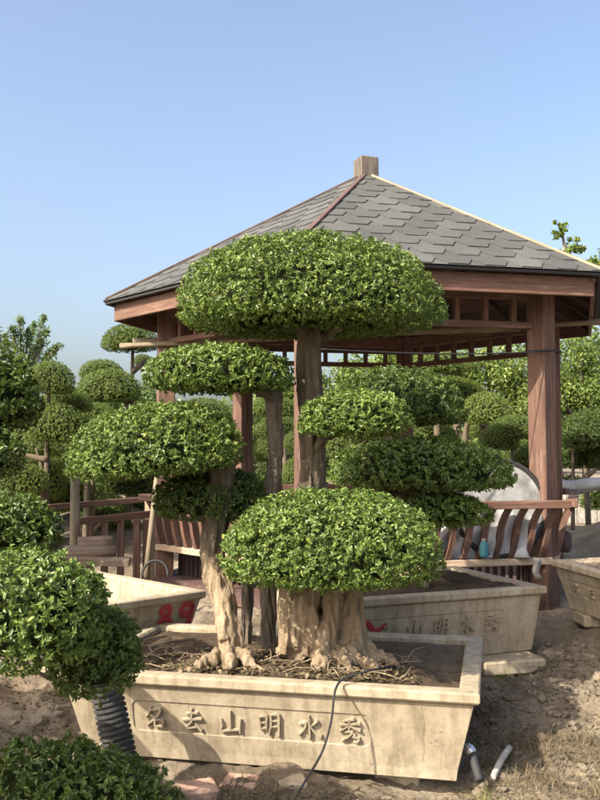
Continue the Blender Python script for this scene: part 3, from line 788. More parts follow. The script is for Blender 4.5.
# ---------------------------------------------------------------- second bonsai (planter by the rail)
b2 = empty('bonsai_tree', P(398, 588, 6.1), 'shaded dark bonsai behind the front tree, growing in the planter by the rail', 'tree', 'clipped bonsai trees')
pad(b2, (327, 470, 365, 425), 6.05, LEAF_DEEP, .028, 2.0, ry=.40, top=.78, amp=.03)  # front tree's shade put into the darker leaf colour
pad(b2, (326, 519, 436, 489), 5.95, LEAF, .028, 2.0, ry=.48, top=.74, amp=.035, tilt=-.02)
pad(b2, (388, 492, 492, 526), 5.80, LEAF, .027, 2.0, ry=.26, top=.64, amp=.05)
T = MB()
limb(T, [(398, 596), (396, 570), (392, 530), (388, 480), (392, 430), (400, 395)], [6.1, 6.1, 6.1, 6.05, 6.0, 6.0], [26, 19, 14, 11, 9, 5], 26, 4, .12, 81, .04)
limb(T, [(390, 500), (415, 490), (445, 470)], [6.05, 5.95, 5.9], [8, 6, 3], 10, seed=82)
limb(T, [(392, 530), (415, 520), (440, 510)], [6.1, 5.9, 5.75], [7, 5, 3], 10, seed=83)
for i, (x, y) in enumerate(((370, 592), (420, 590), (432, 586), (385, 598))): limb(T, [(398, 580), ((398 + x) / 2, 584), (x, y)], [6.05, 5.95, 5.9], [10, 7, 2], 10, seed=84 + i)
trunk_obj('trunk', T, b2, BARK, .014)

# ---------------------------------------------------------------- foreground bonsai at the left edge
fgt = empty('bonsai_tree', (-1.85, 4.45, gz(-1.85, 4.45)), 'nearest bonsai reaching in from the left edge, large leaved pads before the front planter', 'tree', 'clipped bonsai trees')
pad(fgt, (-60, 112, 549, 664), 3.15, LEAF, .025, 2.2, ry=.30, top=.62, amp=.06, flat=2.6)
pad(fgt, (48, 142, 606, 690), 3.40, LEAF_DEEP, .024, 2.2, ry=.24, top=.55, amp=.06)  # darker leaf colour carries the shade on this pad
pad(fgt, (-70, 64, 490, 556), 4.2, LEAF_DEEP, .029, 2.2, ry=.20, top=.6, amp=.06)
pad(fgt, (-590, -248, 395, 510), 2.55, LEAF_DEEP, .045, 2.2, ry=.30, top=.6, amp=.06)  # unseen pad, added to shade the low shrub
pad(fgt, (-440, -202, 455, 530), 4.0, LEAF_DEEP, .045, 2.2, ry=.55, top=.6, amp=.06)  # unseen pad, added to shade the ground at lower left
T = MB()
T.tube(resample([(-1.75, 4.4, 1.3), (-2.0, 4.3, 1.36), (-2.6, 4.2, 1.4)], 10), lerpl([.05, .04, .02], 10), 10, 3, .1, 96)  # limb out to the added pad that shades the ground
T.tube(resample([(-1.75, 4.4, 1.35), (-2.1, 3.7, 1.5), (-2.1, 2.8, 1.5)], 10), lerpl([.045, .035, .02], 10), 10, 3, .1, 97)  # limb out to the added pad that shades the shrub
T.tube(resample([(-1.85, 4.45, -.1), (-1.86, 4.5, .5), (-1.72, 4.48, 1.0), (-1.75, 4.4, 1.45)], 14), lerpl([.13, .10, .085, .05], 14), 14, 4, .1, 91)
T.tube(resample([(-1.74, 4.5, 1.08), (-1.44, 3.77, 1.04), (-1.31, 3.40, 1.01), (-1.0, 3.15, .92)], 16), lerpl([.05, .036, .032, .018], 16), 10, 3, .1, 92, gnarl=.12)
T.tube(resample([(-1.85, 4.45, .55), (-1.4, 3.8, .62), (-.85, 3.42, .70)], 10), lerpl([.045, .03, .018], 10), 10, 3, .1, 93)
T.tube(resample([(-1.73, 4.45, 1.2), (-1.65, 4.3, 1.16), (-1.48, 4.22, 1.17)], 10), lerpl([.05, .04, .02], 10), 10, 3, .1, 94)
T.build('trunk', BARK_DARK, fgt, True)
lb = empty('low_shrub', P(80, 840, 3.5), 'low dense dark shrub at the bottom left corner in shade', 'shrub')
lb.location.z = gz(lb.location.x, 3.5)
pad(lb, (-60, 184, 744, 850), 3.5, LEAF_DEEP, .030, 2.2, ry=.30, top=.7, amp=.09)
T = MB(); T.tube([lb.location - UP * .05, lb.location + Vector((.02, 0, .2))], [.03, .02], 8); T.build('stem', BARK_DARK, lb)

# ---------------------------------------------------------------- background trees
_proto = {}
def proto(kind, mat):
    key = (kind, mat.name)
    if key not in _proto:
        co, fc, lv = pad_arrays(1, .8, .72, .28, .046, 1.5, 900 + kind, .045, 2.3)
        me = np_mesh('pad_leaves', co, fc, lv); me.materials.append(mat); me.materials.append(CORE_SHADE); _proto[key] = me
        mi = np.zeros(len(fc), np.int32); mi[-pad_arrays.inner:] = 1; me.polygons.foreach_set('material_index', mi)
    return _proto[key]
def far_pad(parent, box, Y, mat, kind=0, top=.66):
    x0, x1, yt, yb = box; x0 -= 1; x1 += 1; s = Y / FPX; H = (yb - yt) * s
    c0 = P((x0 + x1) / 2, yt + (yb - yt) * .72, Y)
    o = bpy.data.objects.new('foliage_pad', proto(kind, mat)); C.objects.link(o); o.parent = parent
    o.location = c0 - origin(parent); o.scale = ((x1 - x0) / 2 * s, min((x1 - x0) / 2 * s, H * 1.1), H)
    o.rotation_euler = (0, random.uniform(-.06, .06), random.choice((0, math.pi)) + random.uniform(-.3, .3))
def far_bonsai(label, base, Y, pads, mat, stems, rpx=3.5, bark=BARK_DARK, cat='tree', group='clipped bonsai trees', name='bonsai_tree'):
    x, y = base; b = P(x, y, Y); b.z = gz(b.x, b.y) - .03
    r = empty(name, b, label, cat, group)
    for i, q in enumerate(pads): far_pad(r, q, Y + (.035 * Y if i % 2 else -.02 * Y), mat, (i + int(Y)) % 3)
    T = MB()
    for st in stems:
        pp = [P(a, c, Y) for a, c in st]; pp[0] = b if st is stems[0] else pp[0]
        T.tube(resample(pp, 10), lerpl([rpx * Y / FPX, rpx * .7 * Y / FPX, rpx * .35 * Y / FPX], 10), 8, 3, .1, len(st))
    T.build('trunk', bark, r, True)
    return r
random.seed(11)
far_bonsai('tall bonsai with a flat topped pad under the left eave of the gazebo', (128, 500), 13.0,
  [(101, 158, 323, 352), (134, 152, 354, 366), (76, 142, 368, 402), (80, 123, 359, 379)], LEAF_FAR, [[(128, 500), (131, 420), (133, 340)], [(131, 400), (112, 385), (100, 375)], [(131, 410), (120, 392), (115, 385)], [(132, 372), (142, 364), (146, 360)]])
far_bonsai('many tiered green bonsai left of the railing with a pale forked stem', (48, 505), 9.5,
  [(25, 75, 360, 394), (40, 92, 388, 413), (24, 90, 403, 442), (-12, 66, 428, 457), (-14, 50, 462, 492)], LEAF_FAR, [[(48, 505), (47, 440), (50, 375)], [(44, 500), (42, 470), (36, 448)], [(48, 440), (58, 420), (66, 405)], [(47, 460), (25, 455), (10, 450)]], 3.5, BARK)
far_bonsai('round bright yellow green clipped bush beside the pale forked stem', (40, 520), 11.0, [(20, 66, 452, 500)], LEAF_LIGHT, [[(40, 520), (42, 490), (42, 470)]], 3, cat='shrub', group=None, name='clipped_shrub')
b_ = P(-20, 560, 7.4); b_.z = gz(b_.x, b_.y) - .03
g3 = empty('bonsai_tree', b_, 'big dark leafy bonsai crown at the left edge above the near pads', 'tree', 'clipped bonsai trees')
pad(g3, (-80, 42, 340, 440), 7.4, LEAF_DEEP, .058, 2.0, ry=.42, top=.6, amp=.08)
pad(g3, (-90, 24, 425, 478), 7.2, LEAF_DEEP, .055, 2.0, ry=.40, top=.6, amp=.06)
T = MB(); T.tube(resample([b_, P(-22, 480, 7.4), P(-20, 400, 7.4)], 10), lerpl([.06, .045, .02], 10), 8, 3, .1, 5); T.build('trunk', BARK_DARK, g3, True)
far_bonsai('dark spreading bonsai behind the wooden railing and the leaning pole', (172, 520), 12.0, [(95, 182, 470, 496), (140, 240, 462, 492), (120, 170, 448, 474)], LEAF_DEEP, [[(172, 520), (168, 495), (150, 475)], [(160, 505), (185, 490), (205, 478)]], 4)
far_bonsai('bonsai of four stacked pads seen between the two left gazebo posts', (210, 505), 14.5, [(176, 232, 398, 424), (168, 214, 420, 444), (190, 240, 440, 464), (160, 205, 452, 478)], LEAF_FAR, [[(210, 505), (206, 450), (203, 410)]], 3.5)
far_bonsai('pale tiered bonsai seen between the thin and thick front trunks', (288, 500), 14.0, [(252, 300, 396, 416), (256, 298, 414, 436), (284, 308, 430, 450), (252, 280, 438, 462), (280, 322, 455, 490)], LEAF_FAR, [[(288, 500), (284, 450), (278, 405)]], 3.5)
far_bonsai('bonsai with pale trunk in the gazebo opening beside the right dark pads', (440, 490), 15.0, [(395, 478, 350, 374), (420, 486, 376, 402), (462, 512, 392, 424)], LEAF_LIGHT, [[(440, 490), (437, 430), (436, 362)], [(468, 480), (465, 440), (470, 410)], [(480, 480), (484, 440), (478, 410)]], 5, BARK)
far_bonsai('bonsai with dark lower pads just left of the right gazebo post', (512, 480), 12.5, [(488, 540, 414, 440), (500, 550, 436, 470), (478, 520, 424, 450)], LEAF_FAR, [[(512, 480), (512, 445), (511, 420)]], 2.5)
far_bonsai('thin stemmed bonsai with wide dark flat pads right of the gazebo post', (572, 482), 12.0, [(556, 640, 408, 448), (548, 610, 440, 468), (590, 650, 436, 470)], LEAF_DEEP, [[(572, 482), (573, 455), (572, 430)]], 2.2)
far_bonsai('low clipped bush seen under the near right pads beyond the gazebo', (450, 495), 17.0, [(335, 400, 405, 440), (390, 460, 420, 462), (300, 360, 430, 470)], LEAF_FAR, [[(450, 495), (430, 470), (420, 445)]], 4)

far_bonsai('broad dark bonsai on the sandy bank beyond the railing', (100, 505), 15.5, [(55, 128, 440, 470), (70, 150, 462, 490), (110, 160, 428, 452)], LEAF_FAR, [[(100, 505), (102, 470), (95, 450)]], 4)
far_bonsai('tall bonsai of five stacked dark pads at the far left, lower than the feathery tree', (8, 510), 11.5, [(-30, 40, 366, 396), (-10, 52, 396, 424), (-40, 22, 420, 448), (-20, 30, 400, 420), (-50, 10, 446, 474)], LEAF_FAR, [[(8, 510), (6, 440), (8, 385)]], 5)
far_bonsai('bonsai of flat overlapping pads between the forked stem and the near left pad', (86, 505), 10.8, [(60, 118, 402, 424), (76, 132, 420, 446), (50, 104, 436, 462), (84, 140, 446, 470)], LEAF_FAR, [[(86, 505), (88, 450), (90, 412)]], 4)
far_bonsai('row end bonsai with narrow pads behind the flat topped one', (112, 505), 17.0, [(98, 150, 392, 412), (66, 112, 388, 406), (110, 168, 408, 428)], LEAF_DEEP, [[(112, 505), (114, 450), (118, 400)]], 3)
far_bonsai('small two pad bonsai at the end of the row left of the far posts', (225, 500), 18, [(196, 258, 450, 474), (205, 250, 470, 490), (225, 262, 436, 456)], LEAF_DEEP, [[(225, 500), (226, 480), (228, 455)]], 3)
far_bonsai('wide low bonsai directly behind the second rail of the railing', (15, 520), 12.5, [(-30, 60, 480, 515), (40, 100, 478, 508)], LEAF_DEEP, [[(15, 520), (18, 500), (15, 490)], [(18, 505), (50, 500), (70, 492)]], 4)
far_bonsai('pale bonsai far behind the slats, framed by the two middle trunks', (340, 505), 19, [(300, 372, 452, 480), (330, 400, 470, 496), (270, 330, 470, 492)], LEAF_LIGHT, [[(340, 505), (338, 480), (336, 465)]], 3)
def row_bonsai(label, cx, Y, top, wd, n, mat, seed):
    r_ = random.Random(seed); base = 452 + FPX * (EYE - .4) / Y; pads = []; stems = [[(cx, base), (cx + r_.uniform(-4, 4), (base + top) / 2), (cx, top + 8)]]
    for i in range(n):
        y = top + (base - 34 - top) * i / max(1, n - 1); w_ = wd * (.55 + .45 * i / n) * r_.uniform(.8, 1.15); x = cx + (0 if i == 0 else (1 if i % 2 else -1) * wd * r_.uniform(.15, .42)); h = r_.uniform(20, 28) * 14 / Y + 6
        pads.append((x - w_ / 2, x + w_ / 2, y, y + h)); 
        if i: stems.append([(cx, y + 30), ((cx + x) / 2, y + 24), (x, y + h * .7)])
    far_bonsai(label, (cx, base), Y, pads, mat, stems, 3.2, BARK_DARK if seed % 3 else BARK)
for i, (cx, Y, top, wd, n) in enumerate([(-40, 15, 385, 70, 5), (20, 18, 392, 66, 5), (68, 14.5, 404, 62, 5), (104, 20, 394, 60, 5), (150, 16, 418, 64, 4), (188, 21, 400, 60, 4), (235, 17, 404, 60, 4), (272, 20, 396, 56, 5), (45, 12.5, 446, 60, 3), (128, 12.8, 448, 58, 3), (-70, 11, 420, 70, 4), (92, 11.5, 412, 74, 4), (10, 10.5, 424, 70, 4), (165, 13.5, 440, 70, 3), (215, 13.5, 428, 60, 4), (60, 24, 388, 60, 5), (125, 25, 384, 56, 5)]):
    row_bonsai('layered clipped bonsai in the crowded nursery rows left of and behind the gazebo', cx, Y, top, wd, n, (LEAF_FAR, LEAF_DEEP, LEAF_FAR)[i % 3], 700 + i)
for i, (cx, Y, top, wd, n) in enumerate([(350, 18, 398, 62, 4), (400, 21, 380, 62, 4), (455, 18, 372, 66, 5), (505, 20, 368, 66, 5), (530, 16, 398, 56, 4), (585, 17, 366, 74, 5), (625, 14.5, 380, 70, 5), (680, 16, 370, 80, 5)]):
    row_bonsai('layered clipped bonsai in the rows seen through and right of the gazebo', cx, Y, top, wd, n, (LEAF_FAR, LEAF_FAR, LEAF_DEEP)[i % 3], 800 + i)
def loose_tree(label, Y, blobs, leaf, mat, base, stems, rpx, n_per, seed, name='broadleaf_tree', group='tall trees beyond the gazebo', asp=.55, spread=1.0):
    rng = np.random.default_rng(seed); x, y = base; b = P(x, y, Y); b.z = gz(b.x, b.y) - .05
    r = empty(name, b, label, 'tree', group); A = []; B_ = []; L_ = []; off = 0
    for (px, py, rp, n) in blobs:
        c = np.array(P(px, py, Y + rng.uniform(-.6, .6) * rp / FPX * Y)[:]); R = rp * Y / FPX
        k = max(3, int(n / 24)); d = rng.normal(size=(k, 3)); d /= np.linalg.norm(d, axis=1, keepdims=True); cl = c + d * R * (rng.random((k, 1)) ** .4) * np.array([1, 1, .85])
        pos = cl[rng.integers(0, k, n)] + rng.normal(size=(n, 3)) * R * .16
        nr = (pos - c) / R * .6 + np.array([0, 0, .45])
        co, fc, lv = leaf_cloud(pos, nr, leaf, rng, spread, asp); A.append(co); B_.append(fc + off); L_.append(lv); off += len(co)
    o = link_mesh('crown', np_mesh('crown', np.concatenate(A), np.concatenate(B_), np.concatenate(L_)), mat, r, -Vector(b)); 
    T = MB()
    for st in stems:
        pp = [P(a, c, Y) for a, c in st]
        if st is stems[0]: pp[0] = Vector(b)
        T.tube(resample(pp, 10), lerpl([rpx * Y / FPX, rpx * .7 * Y / FPX, rpx * .3 * Y / FPX], 10), 8, 3, .1, len(st))
    T.build('trunk', BARK_DARK, r, True); return r
loose_tree('tall broadleaf tree rising behind the right roof corner', 18, [(560, 232, 8, 170), (556, 224, 5, 70), (564, 223, 4, 50), (572, 246, 9, 200), (584, 250, 6, 110), (566, 262, 16, 500), (598, 262, 14, 300), (580, 290, 30, 1600), (620, 310, 40, 1800)], .085, LEAF_LIGHT, (585, 490), [[(585, 490), (584, 380), (562, 232)], [(584, 330), (605, 290), (610, 270)]], 4, 0, 301)
loose_tree('bright green bushy tree right of the gazebo post beyond the rail', 13, [(585, 350, 34, 3200), (560, 380, 26, 2000), (605, 395, 30, 2400), (572, 400, 24, 1600), (540, 400, 22, 1200)], .055, LEAF_FAR, (588, 490), [[(588, 490), (584, 430), (580, 350)], [(584, 430), (560, 400), (545, 390)]], 3, 0, 302)
loose_tree('sunlit leafy tree filling the gazebo opening left of the right post', 16, [(500, 360, 36, 3200), (460, 372, 30, 2400), (520, 395, 30, 2400), (420, 352, 26, 1700), (390, 356, 24, 1500), (480, 405, 22, 1400)], .07, LEAF_LIGHT, (490, 490), [[(490, 490), (488, 420), (490, 370)], [(488, 430), (460, 400), (450, 380)]], 4, 0, 303)
loose_tree('hazy treetops far behind the railing between the left bonsai pads', 30, [(150, 398, 14, 900), (160, 415, 20, 1400), (130, 420, 22, 1400), (180, 425, 24, 1500), (100, 425, 24, 1500)], .14, LEAF_WILLOW, (150, 480), [[(150, 480), (150, 430), (150, 400)]], 2, 0, 304)
loose_tree('distant tree behind the gazebo seen under its back beam', 26, [(360, 375, 26, 1700), (330, 392, 28, 1700), (400, 385, 30, 1700), (290, 400, 24, 1400), (350, 420, 36, 1800)], .13, LEAF_FAR, (350, 480), [[(350, 480), (350, 430), (352, 390)]], 3, 0, 305)
far_specs = [(-420, 385, 60), (-300, 360, 70), (-200, 375, 60), (-110, 392, 50), (-30, 400, 46), (60, 404, 40), (245, 405, 40), (460, 400, 44), (560, 396, 50), (660, 372, 64), (780, 355, 70), (900, 365, 70)]
for i, (x, y, r) in enumerate(far_specs):
    where = ['far beyond the left edge of the yard', 'far behind the left bonsai rows', 'far behind the gazebo', 'far beyond the right rail'][min(3, i // 3)]
    loose_tree('indistinct green tree in the distant belt ' + where, 42, [(x, y, r * .6, 700), (x - r * .6, y + 22, r * .6, 700), (x + r * .6, y + 20, r * .6, 700), (x, y + 38, r * .7, 700)], .24, LEAF_FAR, (x, 478), [[(x, 478), (x, 440), (x, y)]], 3, 0, 400 + i, group='distant tree belt ' + where)

# feathery tree at the far left: sprays of narrow leaves along arching twigs
rng = np.random.default_rng(77); Yw = 15
wb = P(20, 480, Yw); wb.z = gz(wb.x, wb.y) - .05
wt = empty('feathery_tree', wb, 'feathery light tree with upswept sprays above the left bonsai', 'tree')
A = []; B_ = []; L_ = []; off = 0; tw = MB()
for (tx, ty) in [(44, 317), (60, 345), (52, 352), (28, 330), (12, 326), (34, 324), (4, 335), (-8, 322), (40, 340), (-20, 335), (20, 318), (47, 330)]:
    sx = 22 + (tx - 22) * .35; p0 = P(sx, 385, Yw); q2 = P(tx, ty, Yw + rng.uniform(-.5, .5)); pm = p0.lerp(q2, .55) + Vector((0, 0, .12))
    pts = resample([p0, pm, q2], 14); tw.tube(pts, lerpl([.03, .015, .006], 14), 6)
    for s in range(3, 14):
        n = 13; pos = np.array(pts[s][:]) + rng.normal(size=(n, 3)) * .075 * (1.15 - s / 16)
        co, fc, lv = leaf_cloud(pos, np.tile([0., -.3, .6], (n, 1)), .12, rng, .7, .24, 1, .0); A.append(co); B_.append(fc + off); L_.append(lv); off += len(co)
link_mesh('crown', np_mesh('crown', np.concatenate(A), np.concatenate(B_), np.concatenate(L_)), LEAF_WILLOW, wt, -Vector(wb))
tw.tube(resample([wb, P(22, 430, Yw), P(22, 380, Yw)], 8), lerpl([.09, .07, .04], 8), 8); tw.build('trunk', BARK_DARK, wt)

# ---------------------------------------------------------------- things around the gazebo
rl = empty('wooden_railing', P(110, 560, 8.6), 'red brown wooden railing with two rails left of the gazebo', 'railing')
def pb(mb_, a, b, Y0, Y1_, w_, t_, **k): mb_.bar(P(*a, Y0), P(*b, Y1_), w_, t_, **k)
m = MB(); pb(m, (30, 509), (151, 499), 8.2, 8.9, .07, .055, bev=.004); m.build('handrail', WOOD, rl)
m = MB(); pb(m, (74, 522), (151, 514), 8.3, 8.7, .06, .065, bev=.004); m.build('handrail', WOOD, rl)
for x, wd in ((77, .05), (90, .05), (105, .06), (121, .06), (137, .06), (147, .07)):
    m = MB(); Yb = 8.3 + (x - 74) / 77 * .4; a = P(x, 520, Yb); m.bar(Vector((a.x, a.y, gz(a.x, a.y) - .03)), a, wd, .05, up=Vector((0, 1, 0))); m.build('baluster', WOOD, rl)
m = MB(); a = P(150, 502, 8.85); m.bar(Vector((a.x, a.y, gz(a.x, a.y))), a + UP * .06, .09, .09, up=Vector((0, 1, 0)), lv=.9); m.build('end_post', WOOD_PALE, rl)
a = P(75, 560, 8.0); m = MB(); z0 = gz(a.x, a.y) - .05; m.tube([(a.x, a.y, z0), P(75, 478, 8.0)], [.045, .04], 10, 0, 0, 5)
tag(m.build('wooden_stake', BAMBOO, None, True, (a.x, a.y, z0)), 'upright pale wooden stake in front of the red brown railing', 'stake')
for i, (x0, y0, x1, y1, Y, r_, lab) in enumerate([(66, 560, 130, 562, 7.7, .055, 'squared timber lying lowest in the stack before the railing'), (64, 552, 116, 551, 7.75, .06, 'round log lying in the middle of the stack before the railing'), (78, 543, 113, 541, 7.8, .055, 'short round log lying on top of the stack before the railing')]):
    m = MB(); a = P(x0, y0, Y); b = P(x1, y1, Y + .05)
    if i == 0: m.bar(a, b, .12, .075, bev=.006)
    else: m.tube([a.lerp(b, t) for t in (0, .3, .6, 1)], r_, 12, 3, .05, i + 3)
    tag(m.build('timber' if i == 0 else 'log', WOOD_GREY, None, i > 0, a), lab, 'timber' if i == 0 else 'log', 'stacked timbers by the railing')
# leaning pole with a hose loop at its foot
a = P(146, 578, 7.0); b = P(158, 464, 7.35); m = MB(); m.tube([a, a.lerp(b, .5), b], [.024, .022, .02], 10)
tag(m.build('leaning_pole', BAMBOO, None, True, a), 'pale straight pole leaning beside the curved bench slats', 'pole')
c = P(155, 574, 6.9); m = MB(); m.tube([c + Vector((math.cos(t) * .10, math.sin(t) * .03, math.sin(t) * .10)) for t in np.linspace(-.2, math.pi + .3, 18)], .010, 8)
tag(m.build('hose_loop', BLACK, None, True, c), 'dark hoop of hose at the foot of the leaning pole', 'hose')
# bamboo poles stored on the beams
for i, (x0, y0, Y0, x1, y1, Yb, lab) in enumerate([(120, 346, 8.5, 640, 320, 8.2, 'long bamboo pole under the eaves, the lower and longer of two'), (133, 341, 8.7, 520, 329, 8.8, 'bamboo pole under the eaves, the upper and shorter of two')]):
    a = P(x0, y0, Y0); b = P(x1, y1, Yb); m = MB(); n = 40
    m.tube([a.lerp(b, t) for t in np.linspace(0, 1, n)], [.026 * (1.16 if j % 4 == 0 else 1) for j in range(n)], 12)
    tag(m.build('bamboo_pole', BAMBOO, None, True, a), lab, 'pole', 'bamboo poles stored under the eaves')
# cable strung to the right post
m = MB(); a = P(318, 349, 6.2); b = hexv(RP + .13, 1, 0); b.z = P(545, 351, b.y).z
cp = []
for t in np.linspace(0, 1, 24): q = a.lerp(b, t); q.z -= .03 * math.sin(math.pi * t); cp.append(q)
m.tube(cp, .006, 6); aa = TH + .5 * math.pi / 3; cc = hexv(RP, 1, b.z)
m.tube([cc + Vector((math.cos(t), math.sin(t), 0)) * .165 for t in np.linspace(0, 6.3, 24)], .007, 6)
tag(m.build('cable', BLACK, None, True, a), 'thin dark cable tied round the right gazebo post under the frieze', 'cable')
# round table top with dark rim leaning inside, plastic sheet over it
tt = empty('round_tabletop', P(500, 558, 7.3), 'round pale tabletop with dark rim leaning behind the bench slats', 'tabletop')
c = P(500, 508, 7.36); R_ = .395; ex = Vector((1, .17, 0)).normalized(); ez = Vector((0, .10, 1)).normalized(); en = ex.cross(ez).normalized()
m = MB(); m.tube([c + ex * math.cos(t) * R_ + ez * math.sin(t) * R_ for t in np.linspace(0, 2 * math.pi, 49)], .026, 10, cap=False); m.build('rim', BLACK, tt, True)
m = MB(); ring_ = [c + ex * math.cos(t) * (R_ - .01) + ez * math.sin(t) * (R_ - .01) for t in np.linspace(0, 2 * math.pi, 48, endpoint=False)]
m.add([v + en * .012 for v in ring_] + [v - en * .012 for v in ring_], [tuple(range(48)), tuple(reversed(range(48, 96)))]); m.build('top', plain('dusty_white_board', (.24, .24, .235), .7, 0, .55, 6), tt)
uu = np.linspace(0, 1, 60); vv = np.linspace(0, 1, 40); Uu, Vv = np.meshgrid(uu, vv)
topy = np.interp(uu, [0, .3, .55, .8, 1], [520, 511, 507, 508, 514])
co = []
for j, v in enumerate(vv):
    for i, u in enumerate(uu):
        px = 430 + u * (531 - 430) + 4 * math.sin(v * 6); py = topy[i] + (558 - topy[i]) * v
        q = P(px, py, 7.25 + .10 * u - .03 * v + .016 * math.sin(u * 21 + v * 4) + .012 * math.sin(u * 9 - v * 11)); co.append((q - P(480, 558, 7.3))[:])
ix = (np.arange(39)[:, None] * 60 + np.arange(59)[None]).ravel()
so = link_mesh('plastic_sheet', np_mesh('plastic_sheet', co, np.stack([ix, ix + 1, ix + 61, ix + 60], 1), smooth=True), SHEET, None, P(480, 558, 7.3))
md = so.modifiers.new('thick', 'SOLIDIFY'); md.thickness = .004
tag(so, 'creased white plastic sheet draped behind the right bench slats', 'plastic sheet')
# turquoise bottle, leaning board, bundle of clothes, rag
bt = empty('turquoise_bottle', P(484, 557, 7.20), 'small turquoise bottle between the right bench slats', 'bottle')
m = MB(); c = P(484, 557, 7.20); pr = [(.0, 0), (.034, .002), (.037, .02), (.037, .09), (.028, .115), (.016, .125), (.016, .135)]
m.tube([c + UP * z for r, z in pr], [max(r, .005) for r, z in pr], 14); m.build('body', CYAN, bt, True)
m = MB(); m.tube([c + UP * .13, c + UP * .15], .019, 12); m.build('cap', PVC, bt)
m = MB(); m.bar(P(524, 552, 7.9), P(549, 505, 7.75), .09, .03, up=Vector((0, 1, 0)))
tag(m.build('leaning_board', WOOD, None, False, P(524, 552, 7.9)), 'brown board leaning diagonally against the inside of the right post', 'board')
rg = np.random.default_rng(5); co, fc, lv = pad_arrays(.10, .09, .13, .16, .10, .001, 44, .3, 3.5); 
m = link_mesh('clothes_bundle', np_mesh('clothes_bundle', co, fc[-pad_arrays.inner:], lv, True), CLOTH, None, P(563, 540, 7.9)); tag(m, 'dusky bundle of cloth heaped on the bench behind the right post', 'bundle')
# rag hanging on the seat edge
m = MB(); a = P(536, 560, 7.06)
for j in range(7):
    z = -.02 * j; m.v += []
vsr = []; 
for j in range(8):
    for s in (-1, 1): vsr.append(a + Vector((s * .028 + .012 * math.sin(j * 1.1), -.02 - .008 * math.sin(j * 1.9 + s), .02 - j * .024)))
m.add(vsr, [(2 * j, 2 * j + 1, 2 * j + 3, 2 * j + 2) for j in range(7)])
o = m.build('rag', PVC, None, True, a); o.modifiers.new('thick', 'SOLIDIFY').thickness = .006; tag(o, 'grey strip of rag hanging from the bench edge near the right post', 'rag')
# far right: pale sheet roll and low pale fence
m = MB(); m.tube(resample([P(560, 484, 10.2), P(575, 487, 10.2), P(590, 485, 10.1), P(640, 480, 10.0)], 24), lerpl([.05, .085, .07, .07], 24), 12, 4, .12, 9, gnarl=.1)
tag(m.build('sheet_roll', SHEET, None, True, P(560, 484, 10.2)), 'long roll of white sheeting behind the right end of the rail', 'roll')
ff = empty('pale_fence', P(600, 520, 15), 'low pale board fence beyond the roll of white sheeting', 'fence')
m = MB()
for x in range(562, 700, 10):
    a = P(x, 522, 15); m.box((a.x, a.y, gz(a.x, a.y) + .35), .155, .03, .72, None, 0)
m.build('boards', PVC, ff)
m = MB(); pb(m, (556, 500), (705, 500), 15.06, 15.06, .05, .06); m.build('rail', PVC, ff)
m = MB(); a = P(212, 494, 20); m.box(a, 1.3, .8, .32, None, .02); tag(m.build('pale_block', PVC, None, False, a), 'pale block lying far off under the dark bonsai behind the railing', 'block')

# ---------------------------------------------------------------- front: pots, cables, pipes, blocks
np_ = empty('nursery_pots', P(112, 765, 4.02), 'leaning stack of nested black nursery pots before the front planter', 'pot stack')
a = P(104, 680, 4.0); b = P(123, 768, 3.98); n = 17
for i in range(n):
    c = a.lerp(b, i / (n - 1)); ax = (a - b).normalized()
    m = MB(); m.tube([c - ax * .05, c - ax * .009, c - ax * .008, c + ax * .002, c + ax * .004], [.058, .065, .073, .073, .064], 24); m.build('pot', POTBLACK, np_)
m = MB(); e0 = M1 @ Vector((-.76, .06, Z1 + .012))
pts = [P(398, 666, 4.45), P(372, 670, 4.2), P(345, 678, 4.12), P(337, 686, 4.06), P(334, 697, 4.0), P(331, 722, 3.99), P(322, 752, 3.98), P(306, 780, 3.96), P(286, 812, 3.9)]
m.tube(resample(pts, 50), .0055, 8); tag(m.build('power_cable', BLACK, None, True, pts[0]), 'thin black cable hanging over the front planter rim', 'cable')
a = P(509, 727, 4.42); b = P(492, 754, 4.15); m = MB(); a.z = gz(a.x, a.y) + .05; b.z = gz(b.x, b.y) + .03
m.tube(resample([a, a.lerp(b, .5) + Vector((0, 0, .012)), b], 8), .016, 12); tag(m.build('pvc_pipe', PVC, None, True, b), 'short grey white plastic pipe lying on the bare earth', 'pipe')
ho = empty('drain_hose', P(472, 765, 4.12), 'black hose with bright metal collar at the right foot of the planter', 'hose')
m = MB(); pts = [P(463, 745, 4.25), P(472, 752, 4.15), P(475, 765, 4.1), P(480, 781, 4.05)]; m.tube(resample(pts, 16), .020, 12); m.build('hose', BLACK, ho, True)
m = MB(); c = P(469, 747, 4.16); m.tube([c + Vector((.030 * t - .02, -.014 * t, -.03 * t + .012)) for t in (0, .25, .6, 1, 1.25)], [.006, .020, .026, .024, .019], 16); m.build('collar', METAL, ho)
